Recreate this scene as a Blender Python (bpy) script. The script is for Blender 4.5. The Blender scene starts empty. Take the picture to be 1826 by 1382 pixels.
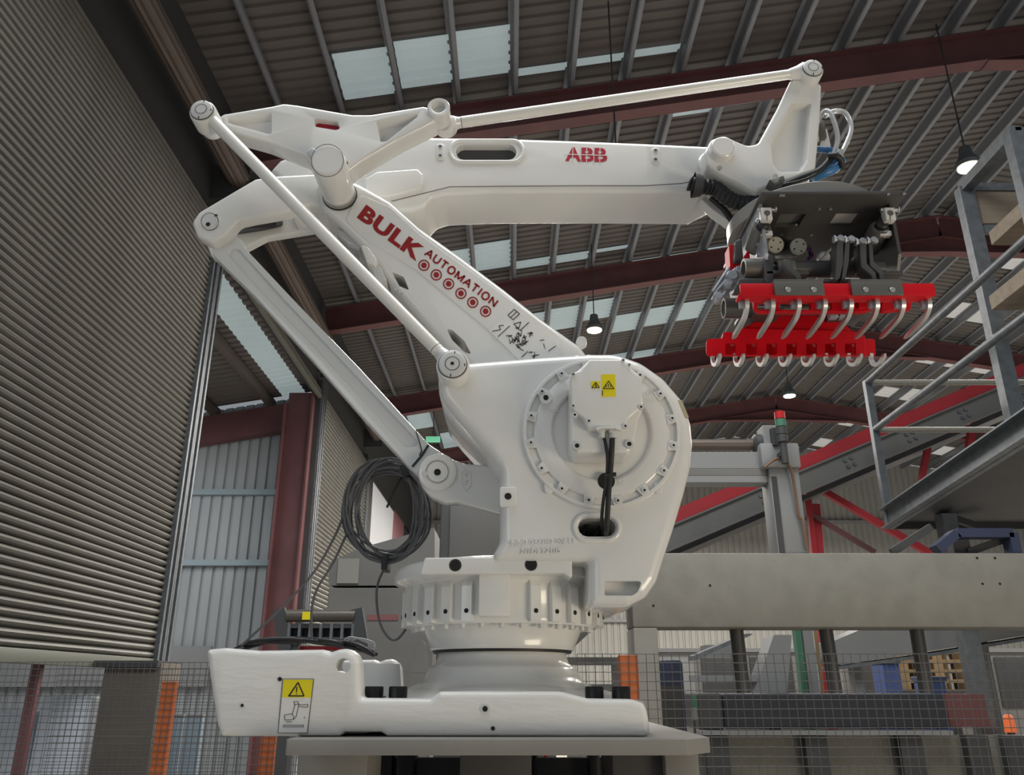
import bpy, bmesh, math, random
from mathutils import Vector, Matrix
random.seed(7)
sc = bpy.context.scene
COL = sc.collection

# ------------------------------------------------------------------ camera, world, lights
F, CX, CY = 1450.0, 913.0, 691.0
TH = math.radians(20.2)
EYE = 1.7
cam = bpy.data.objects.new('camera', bpy.data.cameras.new('camera'))
COL.objects.link(cam)
cam.data.sensor_width = 36.0
cam.data.lens = F / 1826.0 * 36.0
cam.data.clip_end = 300
cam.location = (0, 0, EYE)
cam.rotation_euler = (math.pi / 2 + TH, 0, 0)
sc.camera = cam

w = bpy.data.worlds.new('world'); sc.world = w; w.use_nodes = True
bgn = w.node_tree.nodes['Background']
bgn.inputs[0].default_value = (0.86, 0.93, 1.0, 1)
bgn.inputs[1].default_value = 0.27

def area(name, loc, target, size, power, col):
    l = bpy.data.lights.new(name, 'AREA'); l.energy = power; l.color = col
    l.shape = 'RECTANGLE'; l.size, l.size_y = size
    o = bpy.data.objects.new(name, l); COL.objects.link(o); o.location = loc
    d = Vector(target) - Vector(loc)
    o.rotation_euler = d.to_track_quat('-Z', 'Y').to_euler()
    return o
area('overhead_fill', (0.0, 2.6, 7.6), (0.0, 2.7, 2.0), (5.0, 3.5), 400, (0.97, 0.99, 1.0))  # added overhead for soft light on top edges, stands in for skylights
area('warm_low_fill', (4.0, -0.9, 0.35), (0.1, 2.6, 2.6), (2.4, 1.6), 125, (1.0, 0.86, 0.64))  # added warm light low on the right, for floor bounce onto undersides
area('left_fill', (-3.4, -2.5, 3.2), (-0.3, 2.6, 2.6), (1.6, 2.2), 18, (0.9, 0.96, 1.0))  # added cool fill from the left, behind the camera

vs = sc.view_settings
vs.view_transform = 'Standard'; vs.look = 'None'; vs.exposure = 0.0; vs.gamma = 1.0
vs.use_curve_mapping = False

# ------------------------------------------------------------------ helpers
def ray(px, py):
    x = (px - CX) / F; y = (CY - py) / F
    c, s = math.cos(TH), math.sin(TH)
    return x, c - s * y, s + c * y
def P(px, py, Y, k=0.0):            # picture point on the vertical plane y = Y + k x
    dx, dy, dz = ray(px, py); t = Y / (dy - k * dx)
    return Vector((dx * t, dy * t, EYE + dz * t))
def PZ(px, py, z):
    dx, dy, dz = ray(px, py); t = (z - EYE) / dz
    return Vector((dx * t, dy * t, z))
def PXp(px, py, X):
    dx, dy, dz = ray(px, py); t = X / dx
    return Vector((X, dy * t, EYE + dz * t))

def srgb(r, g, b):
    f = lambda c: (c / 255 / 12.92) if c / 255 <= 0.04045 else ((c / 255 + 0.055) / 1.055) ** 2.4
    return (f(r), f(g), f(b), 1)
MATS = {}
def mat(name, col, rough=0.5, metal=0.0, var=0.0, scale=8.0, bump=0.0, bscale=60.0, emit=0.0, spec=0.5,
        trans=0.0, dirt=None, stretch=None, coat=0.0):
    m = bpy.data.materials.new(name); m.use_nodes = True
    nt = m.node_tree; b = nt.nodes['Principled BSDF']
    b.inputs['Base Color'].default_value = col
    b.inputs['Roughness'].default_value = rough
    b.inputs['Metallic'].default_value = metal
    b.inputs['Specular IOR Level'].default_value = spec
    if trans: b.inputs['Transmission Weight'].default_value = trans
    if coat: b.inputs['Coat Weight'].default_value = coat
    if emit:
        b.inputs['Emission Color'].default_value = col
        b.inputs['Emission Strength'].default_value = emit
    if var or bump or dirt:
        tc = nt.nodes.new('ShaderNodeTexCoord')
        mp = nt.nodes.new('ShaderNodeMapping'); nt.links.new(tc.outputs['Object'], mp.inputs[0])
        if stretch: mp.inputs['Scale'].default_value = stretch
    if var or dirt:
        n = nt.nodes.new('ShaderNodeTexNoise'); n.inputs['Scale'].default_value = scale; n.inputs['Detail'].default_value = 6
        nt.links.new(mp.outputs[0], n.inputs['Vector'])
        r = nt.nodes.new('ShaderNodeValToRGB')
        d = dirt if dirt else tuple(c * (1 - var) for c in col[:3]) + (1,)
        r.color_ramp.elements[0].position = 0.35; r.color_ramp.elements[0].color = d
        r.color_ramp.elements[1].position = 0.62; r.color_ramp.elements[1].color = col
        nt.links.new(n.outputs['Fac'], r.inputs['Fac'])
        nt.links.new(r.outputs['Color'], b.inputs['Base Color'])
        if emit: nt.links.new(r.outputs['Color'], b.inputs['Emission Color'])
    if bump:
        n2 = nt.nodes.new('ShaderNodeTexNoise'); n2.inputs['Scale'].default_value = bscale; n2.inputs['Detail'].default_value = 3
        nt.links.new(mp.outputs[0], n2.inputs['Vector'])
        bp = nt.nodes.new('ShaderNodeBump'); bp.inputs['Strength'].default_value = bump; bp.inputs['Distance'].default_value = 0.004
        nt.links.new(n2.outputs['Fac'], bp.inputs['Height']); nt.links.new(bp.outputs[0], b.inputs['Normal'])
    MATS[name] = m
    return m
WHITE = mat('white_paint', (.77, .76, .73, 1), .26, bump=.05, bscale=55, var=.04, scale=4, coat=.5)
CAST = mat('white_paint_cast', (.78, .77, .735, 1), .38, bump=.45, bscale=34, stretch=(.45, 1, 1.6), var=.05, scale=5)
CAPW = mat('cap_grey_white', (.62, .62, .61, 1), .4)
RODW = mat('rod_white', (.77, .755, .70, 1), .3, coat=.2)
BLACK = mat('black_rubber', (.014, .014, .015, 1), .5)
BOLTB = mat('black_bolt', (.012, .012, .013, 1), .35, metal=.3)
HOLE = mat('dark_hole', (.012, .012, .012, 1), .9)
SCREW = mat('zinc_screw', (.62, .61, .58, 1), .3, metal=.8)
ALU = mat('finger_aluminium', (.72, .69, .66, 1), .28, metal=.85)
RED = mat('red_paint', srgb(206, 0, 22), .5, spec=.3, var=.12, scale=6)
REDP = mat('red_print', srgb(146, 12, 14), .6)
REDB = mat('logo_red', srgb(176, 8, 44), .5)
YEL = mat('yellow_label', srgb(232, 214, 8), .5)
LABEL = mat('label_white', (.74, .73, .70, 1), .5)
INK = mat('label_ink', (.02, .02, .02, 1), .7)
DSTEEL = mat('charcoal_paint', srgb(84, 83, 82), .42, metal=.25, var=.15, scale=9)
GPLATE = mat('bracket_grey', srgb(104, 103, 98), .45, metal=.3)
STEEL = mat('bright_steel', (.42, .44, .47, 1), .48, metal=.5, var=.3, scale=25)
GALV = mat('galvanised', srgb(116, 121, 125), .5, metal=.35, var=.25, scale=14)
ROOF = mat('roof_sheet', srgb(108, 104, 101), .7, var=.12, scale=.8)
PURL = mat('purlin_steel', srgb(136, 140, 146), .5, metal=.1)
RAFT = mat('oxide_red', srgb(114, 74, 75), .6, var=.2, scale=1.5)
SKYL = mat('skylight_sheet', (.27, .325, .33, 1), .5, emit=.72, var=.07, scale=1.2)
SKYR = mat('skylight_sheet_warm', (.34, .335, .32, 1), .5, emit=.8, var=.05, scale=1.2)
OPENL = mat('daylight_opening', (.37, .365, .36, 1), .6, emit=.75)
SLAT = mat('shutter_slat', srgb(108, 106, 99), .45, metal=.1, var=.15, scale=2.5)
SLATB = mat('shutter_roll', srgb(104, 92, 84), .5, metal=.2, var=.1, scale=2)
CLAD = mat('wall_cladding', srgb(164, 168, 170), .6, var=.15, scale=1.2, stretch=(1, 1, .25))
CLADW = mat('far_cladding', srgb(164, 163, 157), .6, var=.1, scale=.5)
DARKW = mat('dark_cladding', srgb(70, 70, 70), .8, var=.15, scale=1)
BLUEG = mat('rail_blue_grey', srgb(138, 154, 160), .5)
CONC = mat('concrete', srgb(172, 168, 162), .85, var=.2, scale=.7, bump=.2, bscale=12)
FRAME = mat('frame_grey', srgb(138, 135, 126), .7, dirt=srgb(130, 127, 118), scale=7, bump=.15, bscale=40)
MGREY = mat('machine_grey', srgb(122, 121, 118), .6, var=.12, scale=3)
MDARK = mat('machine_dark', srgb(70, 70, 71), .6, var=.15, scale=3)
WIRE = mat('fence_wire', srgb(96, 96, 95), .6, metal=.2)
ORANGE = mat('orange_post', srgb(190, 100, 52), .6, var=.12, scale=4)
CONVR = mat('conveyor_red', srgb(186, 48, 56), .55, var=.1, scale=2)
NAVY = mat('navy_paint', srgb(52, 60, 86), .6, var=.12, scale=3)
NAVYD = mat('navy_dark', srgb(46, 48, 56), .6, var=.15, scale=3)
BLUE = mat('hose_blue', srgb(64, 120, 170), .35)
CLEAR = mat('hose_clear', (.62, .64, .66, 1), .15, spec=.8, trans=.35)
CABLE = mat('cable_grey', srgb(92, 92, 94), .5)
WOOD = mat('plank_wood', srgb(150, 136, 118), .75, var=.2, scale=5, stretch=(.3, 3, 3))
PALW = mat('pallet_wood', srgb(150, 126, 92), .8, var=.2, scale=6)
GREEN = mat('green_paint', srgb(70, 122, 98), .6)
PALE = mat('pale_panel', srgb(142, 143, 143), .6, var=.06, scale=1)
BLUEL = mat('pale_blue_sheet', srgb(150, 168, 182), .6, var=.1, scale=2)
PED = mat('pedestal_grey', srgb(140, 137, 131), .5, var=.1, scale=4, metal=.1)
PEDD = mat('pedestal_dark', srgb(74, 72, 71), .6, var=.15, scale=4)
LAMP = mat('lamp_glow', (1, .86, .62, 1), .5, emit=9)
SGREEN = mat('exit_green', (.25, .8, .5, 1), .5, emit=.5)
SLIGHTR = mat('lens_red', srgb(190, 40, 44), .3)
PURPLE = mat('hose_purple', srgb(84, 20, 92), .5)

def link(o, parent=None):
    COL.objects.link(o)
    if parent is not None:
        o.parent = parent
        o.matrix_parent_inverse = Matrix.Translation(-WORLDPOS.get(parent.name, Vector()))
        WORLDPOS[o.name] = Vector(o.location) if o.location.length else Vector()
    return o
WORLDPOS = {}
def thing(name, label, cat, loc=(0, 0, 0), group=None):
    o = bpy.data.objects.new(name, None); COL.objects.link(o)
    o.location = loc; o.empty_display_size = .1
    WORLDPOS[o.name] = Vector(loc)
    o['label'] = label; o['category'] = cat
    if group: o['group'] = group
    return o
def tag(o, label, cat, group=None):
    o['label'] = label; o['category'] = cat
    if group: o['group'] = group
    return o
def mesh_from(bm, m, name, smooth=35):
    bmesh.ops.recalc_face_normals(bm, faces=bm.faces)
    me = bpy.data.meshes.new(name); bm.to_mesh(me); bm.free()
    return finish_mesh(me, m, smooth)
def finish_mesh(me, m, smooth=35):
    me.materials.clear(); me.materials.append(m)
    for p in me.polygons: p.use_smooth = smooth > 0
    if smooth > 0: me.set_sharp_from_angle(angle=math.radians(smooth))
    return me
def part(name, bm, m, parent=None, smooth=35, label=None, stuff=False):
    me = mesh_from(bm, m, name, smooth) if isinstance(bm, bmesh.types.BMesh) else finish_mesh(bm, m, smooth)
    me.name = name
    o = bpy.data.objects.new(name, me)
    link(o, parent)
    if label: o['label'] = label
    if stuff: o['kind'] = 'stuff'
    return o
def struct(name, bm, m, smooth=35):
    o = part(name, bm, m, None, smooth); o['kind'] = 'structure'; return o
def inst(name, me, loc, parent, rot=None, scale=None, label=None):
    o = bpy.data.objects.new(name, me); COL.objects.link(o)
    o.location = loc
    if rot: o.rotation_euler = rot
    if scale: o.scale = scale
    if parent is not None:
        o.parent = parent
        o.matrix_parent_inverse = Matrix.Translation(-WORLDPOS.get(parent.name, Vector()))
    if label: o['label'] = label
    return o

def NB(): return bmesh.new()
def quad(bm, a, b, c, d):
    vs_ = [bm.verts.new(v) for v in (a, b, c, d)]; bm.faces.new(vs_); return vs_
def box(bm, lo, hi, bev=0):
    x0, y0, z0 = lo; x1, y1, z1 = hi
    v = [bm.verts.new(p) for p in ((x0, y0, z0), (x1, y0, z0), (x1, y1, z0), (x0, y1, z0),
                                   (x0, y0, z1), (x1, y0, z1), (x1, y1, z1), (x0, y1, z1))]
    fs = [bm.faces.new([v[i] for i in f]) for f in ((0, 3, 2, 1), (4, 5, 6, 7), (0, 1, 5, 4), (1, 2, 6, 5), (2, 3, 7, 6), (3, 0, 4, 7))]
    if bev:
        es = set(e for f in fs for e in f.edges)
        bmesh.ops.bevel(bm, geom=list(es), offset=bev, segments=2, affect='EDGES', profile=.5)
    return bm
def obox(bm, a, b, wd, ht, up=(0, 0, 1)):          # bar from a to b with a rectangular section
    a = Vector(a); b = Vector(b); d = (b - a).normalized(); up = Vector(up)
    s = d.cross(up)
    if s.length < 1e-4: s = d.cross(Vector((1, 0, 0)))
    s.normalize(); u = s.cross(d).normalized()
    vs_ = []
    for p in (a, b):
        for i, j in ((-1, -1), (1, -1), (1, 1), (-1, 1)):
            vs_.append(bm.verts.new(p + s * (i * wd / 2) + u * (j * ht / 2)))
    for f in ((3, 2, 1, 0), (4, 5, 6, 7), (0, 1, 5, 4), (1, 2, 6, 5), (2, 3, 7, 6), (3, 0, 4, 7)):
        bm.faces.new([vs_[i] for i in f])
    return bm
def cyl(bm, a, b, r, seg=24, r2=None, cap=True):
    a = Vector(a); b = Vector(b); d = (b - a).normalized()
    t = Vector((0, 0, 1)) if abs(d.z) < .9 else Vector((1, 0, 0))
    u = d.cross(t).normalized(); v = d.cross(u)
    r2 = r if r2 is None else r2
    A, B = [], []
    for i in range(seg):
        an = 2 * math.pi * i / seg; q = u * math.cos(an) + v * math.sin(an)
        A.append(bm.verts.new(a + q * r)); B.append(bm.verts.new(b + q * r2))
    for i in range(seg):
        j = (i + 1) % seg; bm.faces.new((A[i], A[j], B[j], B[i]))
    if cap:
        bm.faces.new(A[::-1]); bm.faces.new(B)
    return bm
def lathe_axis(bm, origin, axis, prof, seg=40, cap=True):   # prof: list of (distance along the axis, radius)
    o = Vector(origin); d = Vector(axis).normalized()
    t = Vector((0, 0, 1)) if abs(d.z) < .9 else Vector((1, 0, 0))
    u = d.cross(t).normalized(); v = d.cross(u)
    rings = []
    for h, r in prof:
        rings.append([bm.verts.new(o + d * h + (u * math.cos(2 * math.pi * i / seg) + v * math.sin(2 * math.pi * i / seg)) * r) for i in range(seg)])
    for A, B in zip(rings, rings[1:]):
        for i in range(seg):
            j = (i + 1) % seg; bm.faces.new((A[i], A[j], B[j], B[i]))
    if cap:
        bm.faces.new(rings[0][::-1]); bm.faces.new(rings[-1])
    return bm
def spline(pts, n=8):
    pts = [Vector(p) for p in pts]; out = []
    for i in range(len(pts) - 1):
        p0 = pts[max(i - 1, 0)]; p1 = pts[i]; p2 = pts[i + 1]; p3 = pts[min(i + 2, len(pts) - 1)]
        for k in range(n):
            t = k / n
            out.append(.5 * ((2 * p1) + (p2 - p0) * t + (2 * p0 - 5 * p1 + 4 * p2 - p3) * t * t + (3 * p1 - p0 - 3 * p2 + p3) * t ** 3))
    out.append(pts[-1]); return out
def tube(bm, pts, r, seg=10, closed=False, ridged=False):
    rings = []; n = len(pts); ref = None
    for i, p in enumerate(pts):
        if closed: d = (pts[(i + 1) % n] - pts[i - 1])
        else: d = pts[min(i + 1, n - 1)] - pts[max(i - 1, 0)]
        d.normalize()
        if ref is None:
            ref = d.cross(Vector((0, 0, 1)))
            if ref.length < .1: ref = d.cross(Vector((0, 1, 0)))
        u = (ref - d * ref.dot(d)).normalized(); ref = u; v = d.cross(u)
        rr = r * (1.0 if not ridged or i % 3 else .88)
        rings.append([bm.verts.new(p + (u * math.cos(2 * math.pi * k / seg) + v * math.sin(2 * math.pi * k / seg)) * rr) for k in range(seg)])
    pr = list(zip(rings, rings[1:])) + ([(rings[-1], rings[0])] if closed else [])
    for A, B in pr:
        for k in range(seg):
            j = (k + 1) % seg; bm.faces.new((A[k], A[j], B[j], B[k]))
    if not closed:
        bm.faces.new(rings[0][::-1]); bm.faces.new(rings[-1])
    return bm

def signed_area(pts):
    return .5 * sum(pts[i][0] * pts[(i + 1) % len(pts)][1] - pts[(i + 1) % len(pts)][0] * pts[i][1] for i in range(len(pts)))
def offset_poly(pts, d):            # inwards for d > 0, ccw polygon of (x, z, r)
    n = len(pts); out = []
    for i in range(n):
        a, b, c = (Vector(pts[(i + k) % n][:2]) for k in (-1, 0, 1))
        e1 = (b - a).normalized(); e2 = (c - b).normalized()
        n1 = Vector((-e1.y, e1.x)); n2 = Vector((-e2.y, e2.x))
        m_ = n1 + n2
        if m_.length < .3: m_ = n1
        m_.normalize()
        q = b + m_ * (d / max(m_.dot(n1), .45))
        cr = e1.x * e2.y - e1.y * e2.x
        r = pts[i][2]
        r = max(r - d, r * .15) if cr > 0 else r + d
        out.append((q.x, q.y, r))
    return out
def round_poly(pts, n=5):
    N = len(pts); out = []
    for i in range(N):
        a, b, c = (Vector(pts[(i + k) % N][:2]) for k in (-1, 0, 1)); r = pts[i][2]
        e1 = (a - b); e2 = (c - b); l1, l2 = e1.length, e2.length
        e1.normalize(); e2.normalize()
        cs = max(-1, min(1, e1.dot(e2))); ang = math.acos(cs)
        t = r / math.tan(max(ang / 2, .02)) if ang < 3.13 else 0
        t = min(t, .48 * l1, .48 * l2)
        p0 = b + e1 * t; p2 = b + e2 * t
        for k in range(n):
            s = k / (n - 1)
            q = p0 * (1 - s) ** 2 + b * (2 * s * (1 - s)) + p2 * s * s
            out.append(q)
    return out
def prism(pts, yf, yb, bev=0, seg=3, n=5, bevb=None, taper=0, bm=None):
    """pts: (x, z, r) corners; yf, yb: front and back, a number or a function of x."""
    if signed_area(pts) < 0: pts = pts[::-1]
    fF = yf if callable(yf) else (lambda x: yf)
    fB = yb if callable(yb) else (lambda x: yb)
    bevb = bev * .6 if bevb is None else bevb
    bm = bm or bmesh.new(); loops = []
    prof = []
    if bev:
        for k in range(seg + 1):
            a = math.pi / 2 * k / seg
            prof.append((bev * (1 - math.sin(a)), bev * (1 - math.cos(a)), 0))
    else: prof.append((0, 0, 0))
    if bevb:
        for k in range(seg + 1):
            a = math.pi / 2 * k / seg
            prof.append((bevb * (1 - math.cos(a)), -bevb * (1 - math.sin(a)), 1))
    else: prof.append((taper, 0, 1))
    for ins, dy, bk in prof:
        pl = round_poly(offset_poly(pts, ins) if ins else pts, n)
        loops.append([bm.verts.new((q.x, (fB(q.x) if bk else fF(q.x)) + dy, q.y)) for q in pl])
    for A, B in zip(loops, loops[1:]):
        m_ = len(A)
        for i in range(m_):
            j = (i + 1) % m_; bm.faces.new((A[i], A[j], B[j], B[i]))
    bm.faces.new(loops[0][::-1]); bm.faces.new(loops[-1])
    return bm
def S(Y):                            # metres per pixel, roughly, at depth Y in the upper part of the frame
    return Y * 1.12 / F
def pxpts(pts, Y, k=0.0, r=4):
    out = []
    for p in pts:
        q = P(p[0], p[1], Y, k)
        out.append((q.x, q.z, (p[2] if len(p) > 2 else r) * S(Y)))
    return out
def plate(pts, Y, depth, bev=.006, r=4, k=0.0, seg=3, taper=0, bevb=None, n=5, lead=0):
    q = pxpts(pts, Y, k, r)
    return prism(q, (lambda x: Y - lead + k * x), (lambda x: Y - lead + k * x + depth), bev, seg, n, bevb, taper)
def stadium(x0, x1, y0, y1, n=7):
    r = (y1 - y0) / 2; cy = (y0 + y1) / 2; out = []
    for k in range(n):
        t = -math.pi / 2 + math.pi * k / (n - 1); out.append((x1 - r + r * math.cos(t), cy + r * math.sin(t), r * .2))
    for k in range(n):
        t = math.pi / 2 + math.pi * k / (n - 1); out.append((x0 + r + r * math.cos(t), cy + r * math.sin(t), r * .2))
    return out
def circ(cx, cz, r, n=12):
    return [(cx + r * math.cos(2 * math.pi * i / n), cz + r * math.sin(2 * math.pi * i / n), r * .4) for i in range(n)]
def boolean(bm, cutters, m=None, bevel=0):
    me = bpy.data.meshes.new('t'); bmesh.ops.recalc_face_normals(bm, faces=bm.faces); bm.to_mesh(me); bm.free()
    o = bpy.data.objects.new('t', me); COL.objects.link(o); tmp = []
    for c in cutters:
        bmesh.ops.recalc_face_normals(c, faces=c.faces)
        cm = bpy.data.meshes.new('c'); c.to_mesh(cm); c.free()
        co = bpy.data.objects.new('c', cm); COL.objects.link(co); tmp.append((co, cm))
        md = o.modifiers.new('b', 'BOOLEAN'); md.object = co; md.operation = 'DIFFERENCE'; md.solver = 'EXACT'
    if bevel:
        md = o.modifiers.new('v', 'BEVEL'); md.width = bevel; md.segments = 2; md.limit_method = 'ANGLE'; md.angle_limit = math.radians(50)
    dg = bpy.context.evaluated_depsgraph_get(); dg.update()
    res = bpy.data.meshes.new_from_object(o.evaluated_get(dg))
    if len(res.polygons) < len(me.polygons) * .6:
        print('BOOLEAN FAILED', len(res.polygons), len(me.polygons))
        for md in o.modifiers:
            if md.type == 'BOOLEAN': md.use_self = True
        dg = bpy.context.evaluated_depsgraph_get(); dg.update()
        res = bpy.data.meshes.new_from_object(o.evaluated_get(dg))
        if len(res.polygons) < len(me.polygons) * .6: print('STILL'); res = me.copy()
    bpy.data.objects.remove(o); bpy.data.meshes.remove(me)
    for co, cm in tmp:
        bpy.data.objects.remove(co); bpy.data.meshes.remove(cm)
    return res

def text_geo(s, bold=.0, spacing=1.0):
    c = bpy.data.curves.new('t', 'FONT'); c.body = s; c.offset = bold; c.space_character = spacing; c.resolution_u = 4
    o = bpy.data.objects.new('t', c); COL.objects.link(o)
    dg = bpy.context.evaluated_depsgraph_get(); dg.update()
    me = bpy.data.meshes.new_from_object(o.evaluated_get(dg))
    vs_ = [v.co.copy() for v in me.vertices]; fs = [list(p.vertices) for p in me.polygons]
    bpy.data.objects.remove(o); bpy.data.curves.remove(c); bpy.data.meshes.remove(me)
    x0 = min(v.x for v in vs_); x1 = max(v.x for v in vs_); y0 = min(v.y for v in vs_); y1 = max(v.y for v in vs_)
    return [((v.x - x0) / (x1 - x0), (v.y - y0) / (y1 - y0)) for v in vs_], fs
def solid_faces(bm, pts, fs, dy):    # flat faces given thickness dy towards +y
    A = [bm.verts.new(p) for p in pts]; B = [bm.verts.new(p + Vector((0, dy, 0))) for p in pts]
    ec = {}
    for f in fs:
        try: bm.faces.new([A[i] for i in f]); bm.faces.new([B[i] for i in f][::-1])
        except ValueError: continue
        for i in range(len(f)):
            e = (f[i], f[(i + 1) % len(f)]); ec[e] = 1
    for (i, j) in ec:
        if (j, i) not in ec:
            try: bm.faces.new((A[j], A[i], B[i], B[j]))
            except ValueError: pass
def text_on(bm, s, p0, p1, h, Y, k=0, bold=.02, spacing=1.0, th=.0012):
    """text whose baseline runs from picture point p0 to p1, h pixels tall, on plane Y"""
    uv, fs = text_geo(s, bold, spacing)
    d = Vector((p1[0] - p0[0], p1[1] - p0[1])); up = Vector((d.y, -d.x)).normalized() * h
    pts = [P(p0[0] + d.x * u + up.x * v, p0[1] + d.y * u + up.y * v, Y - th, k) for u, v in uv]
    solid_faces(bm, pts, fs, th)
def strokes(bm, lines, wpx, Y, th=.001):
    for ln in lines:
        for (a, b) in zip(ln, ln[1:]):
            d = Vector((b[0] - a[0], b[1] - a[1]))
            if d.length < 1e-3: continue
            n_ = Vector((-d.y, d.x)).normalized() * wpx / 2
            q = [P(a[0] + n_.x, a[1] + n_.y, Y - th), P(b[0] + n_.x, b[1] + n_.y, Y - th), P(b[0] - n_.x, b[1] - n_.y, Y - th), P(a[0] - n_.x, a[1] - n_.y, Y - th)]
            solid_faces(bm, q, [[0, 1, 2, 3]], th)
def ringf(bm, c, r1, r0, Y, th=.001, n=28):
    A = []; fs = []
    for i in range(n):
        a = 2 * math.pi * i / n
        A += [P(c[0] + r1 * math.cos(a), c[1] + r1 * math.sin(a), Y - th), P(c[0] + r0 * math.cos(a), c[1] + r0 * math.sin(a), Y - th)]
    for i in range(n):
        j = (i + 1) % n; fs.append([2 * i, 2 * j, 2 * j + 1, 2 * i + 1])
    solid_faces(bm, A, fs, th)
def discf(bm, c, r, Y, th=.001, n=20):
    solid_faces(bm, [P(c[0] + r * math.cos(2 * math.pi * i / n), c[1] + r * math.sin(2 * math.pi * i / n), Y - th) for i in range(n)], [list(range(n))], th)

# ================================================================== THE HALL
H = 10.25; Xr = 9.89; SL = .17; WX = -4.12
def roofz(X): return EYE + H - SL * abs(Xr - X)
FARY = 35.0

# floor
bm = NB(); box(bm, (-14, -6, -.2), (30, FARY + 3, 0)); struct('floor', bm, CONC)

# ceiling: ribbed sheet on both slopes
bm = NB()
def ribbed(bm, x0, z0, x1, z1, y0, y1, pitch, d):
    n = int((y1 - y0) / pitch); prev = None
    for i in range(n):
        y = y0 + i * pitch
        for f, h in ((0, 0), (.5, 0), (.62, 1), (.88, 1)):
            a = bm.verts.new((x0, y + f * pitch, z0 + h * d)); b = bm.verts.new((x1, y + f * pitch, z1 + h * d))
            if prev: bm.faces.new((prev[0], prev[1], b, a))
            prev = (a, b)
ribbed(bm, WX - .15, roofz(WX - .15) + .27, Xr, roofz(Xr) + .27, 4.2, FARY, .2, .035)
ribbed(bm, Xr, roofz(Xr) + .27, 25, roofz(25) + .27, 4.2, FARY, .2, .035)
ceiling = struct('ceiling', bm, ROOF, 0)
# purlins: Z-sections along y
PX = [.02 + .872 * k for k in range(-5, 12)]
PXR = [Xr + .35 + .872 * k for k in range(0, 16)]
bm = NB()
box(bm, (-.012, 4.2, 0), (.012, FARY, .22)); box(bm, (-.012, 4.2, 0), (.075, FARY, .014)); box(bm, (-.075, 4.2, .206), (.0, FARY, .22))
pm = mesh_from(bm, PURL, 'purlin', 0)
for X in PX + PXR: inst('purlin', pm, (X, 0, roofz(X) + .03), ceiling)
# rafters: I-beams, with an apex haunch
for Y in (10.35, 16.4, 22.6, 28.8):
    bm = NB()
    for (xa, xb) in ((WX, Xr), (25, Xr)):
        a = Vector((xa, Y, roofz(xa))); b = Vector((xb, Y, roofz(xb)))
        u = (b - a).normalized(); nrm = Vector((0, 0, 1))
        for (dz, wd, ht) in ((-.012, .24, .024), (-.56, .24, .024)):
            obox(bm, a + nrm * dz, b + nrm * dz, wd, ht)
        obox(bm, a + nrm * -.286, b + nrm * -.286, .016, .53)
        h0 = a.lerp(b, .83)
        obox(bm, h0 + nrm * -.58, b + nrm * -.95, .24, .024)
        v = [bm.verts.new(p) for p in (h0 + Vector((0, 0, -.56)), b + Vector((0, 0, -.56)), b + Vector((0, 0, -.95)))]
        bm.faces.new(v)
    part('rafter', bm, RAFT, ceiling, 0)
# skylights: ribbed translucent sheets between purlins; (cell, upper picture row, lower picture row)
def skylight(xa, xb, y0, y1, m):
    bm = NB(); za, zb = roofz(xa) + .235, roofz(xb) + .235
    ribbed(bm, xa, za, xb, zb, y0, y1, .2, .02)
    r = bmesh.ops.extrude_face_region(bm, geom=bm.faces[:])
    for v in [e for e in r['geom'] if isinstance(e, bmesh.types.BMVert)]: v.co.z += .01
    part('skylight_panel', bm, m, ceiling, 0)
def row_to_Y(X, py):
    e = math.tan(TH + math.atan((CY - py) / F)); return (roofz(X) + .24 - EYE) / e
def sky(cell, ya, yb, m=SKYL):
    xa, xb = PX[cell] + .05, PX[cell + 1] - .05; X = (xa + xb) / 2
    skylight(xa, xb, row_to_Y(X, ya), row_to_Y(X, yb), m)
for c, ya, yb in ((2, 90, 176), (3, 68, 166), (4, 50, 143), (5, 117, 137), (6, 100, 120), (7, 84, 104),
                  (5, 172, 200), (6, 158, 182), (7, 160, 175), (8, 165, 219), (9, 146, 202), (10, 118, 150),
                  (4, 342, 355), (5, 335, 384), (6, 320, 380), (7, 320, 362), (8, 330, 384), (9, 322, 362),
                  (4, 432, 484), (3, 448, 500), (5, 462, 480), (6, 452, 470), (7, 441, 455),
                  (8, 462, 508), (9, 452, 497), (10, 440, 478), (6, 548, 590), (7, 535, 575), (8, 560, 597), (9, 548, 585), (10, 538, 575), (5, 560, 600),
                  (7, 640, 665), (8, 632, 655), (9, 625, 648), (6, 690, 712), (1, 735, 765), (2, 770, 800), (3, 735, 752), (4, 690, 705), (5, 768, 790)):
    sky(c, ya, yb)
def skyr(px, ya, yb, wpx=75):        # right slope, snapped to the purlins
    for X0, X1 in zip(PXR, PXR[1:]):
        X = (X0 + X1) / 2; Y = row_to_Y(X, (ya + yb) / 2)
        z = roofz(X) - EYE; zc = Y * math.cos(TH) + z * math.sin(TH)
        if abs(CX + F * X / zc - px) < wpx / 2:
            skylight(X0 + .05, X1 - .05, row_to_Y(X, ya), row_to_Y(X, yb), SKYR); return
for px, ya, yb in ((1805, 458, 482), (1690, 538, 566), (1760, 548, 580), (1640, 622, 648), (1715, 630, 656), (1775, 640, 666),
                   (1600, 690, 708), (1655, 694, 716), (1715, 700, 722), (1510, 745, 760), (1555, 748, 764), (1465, 782, 796), (1640, 792, 806), (1700, 796, 812), (1760, 800, 815)):
    skyr(px, ya, yb, 70)

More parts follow.
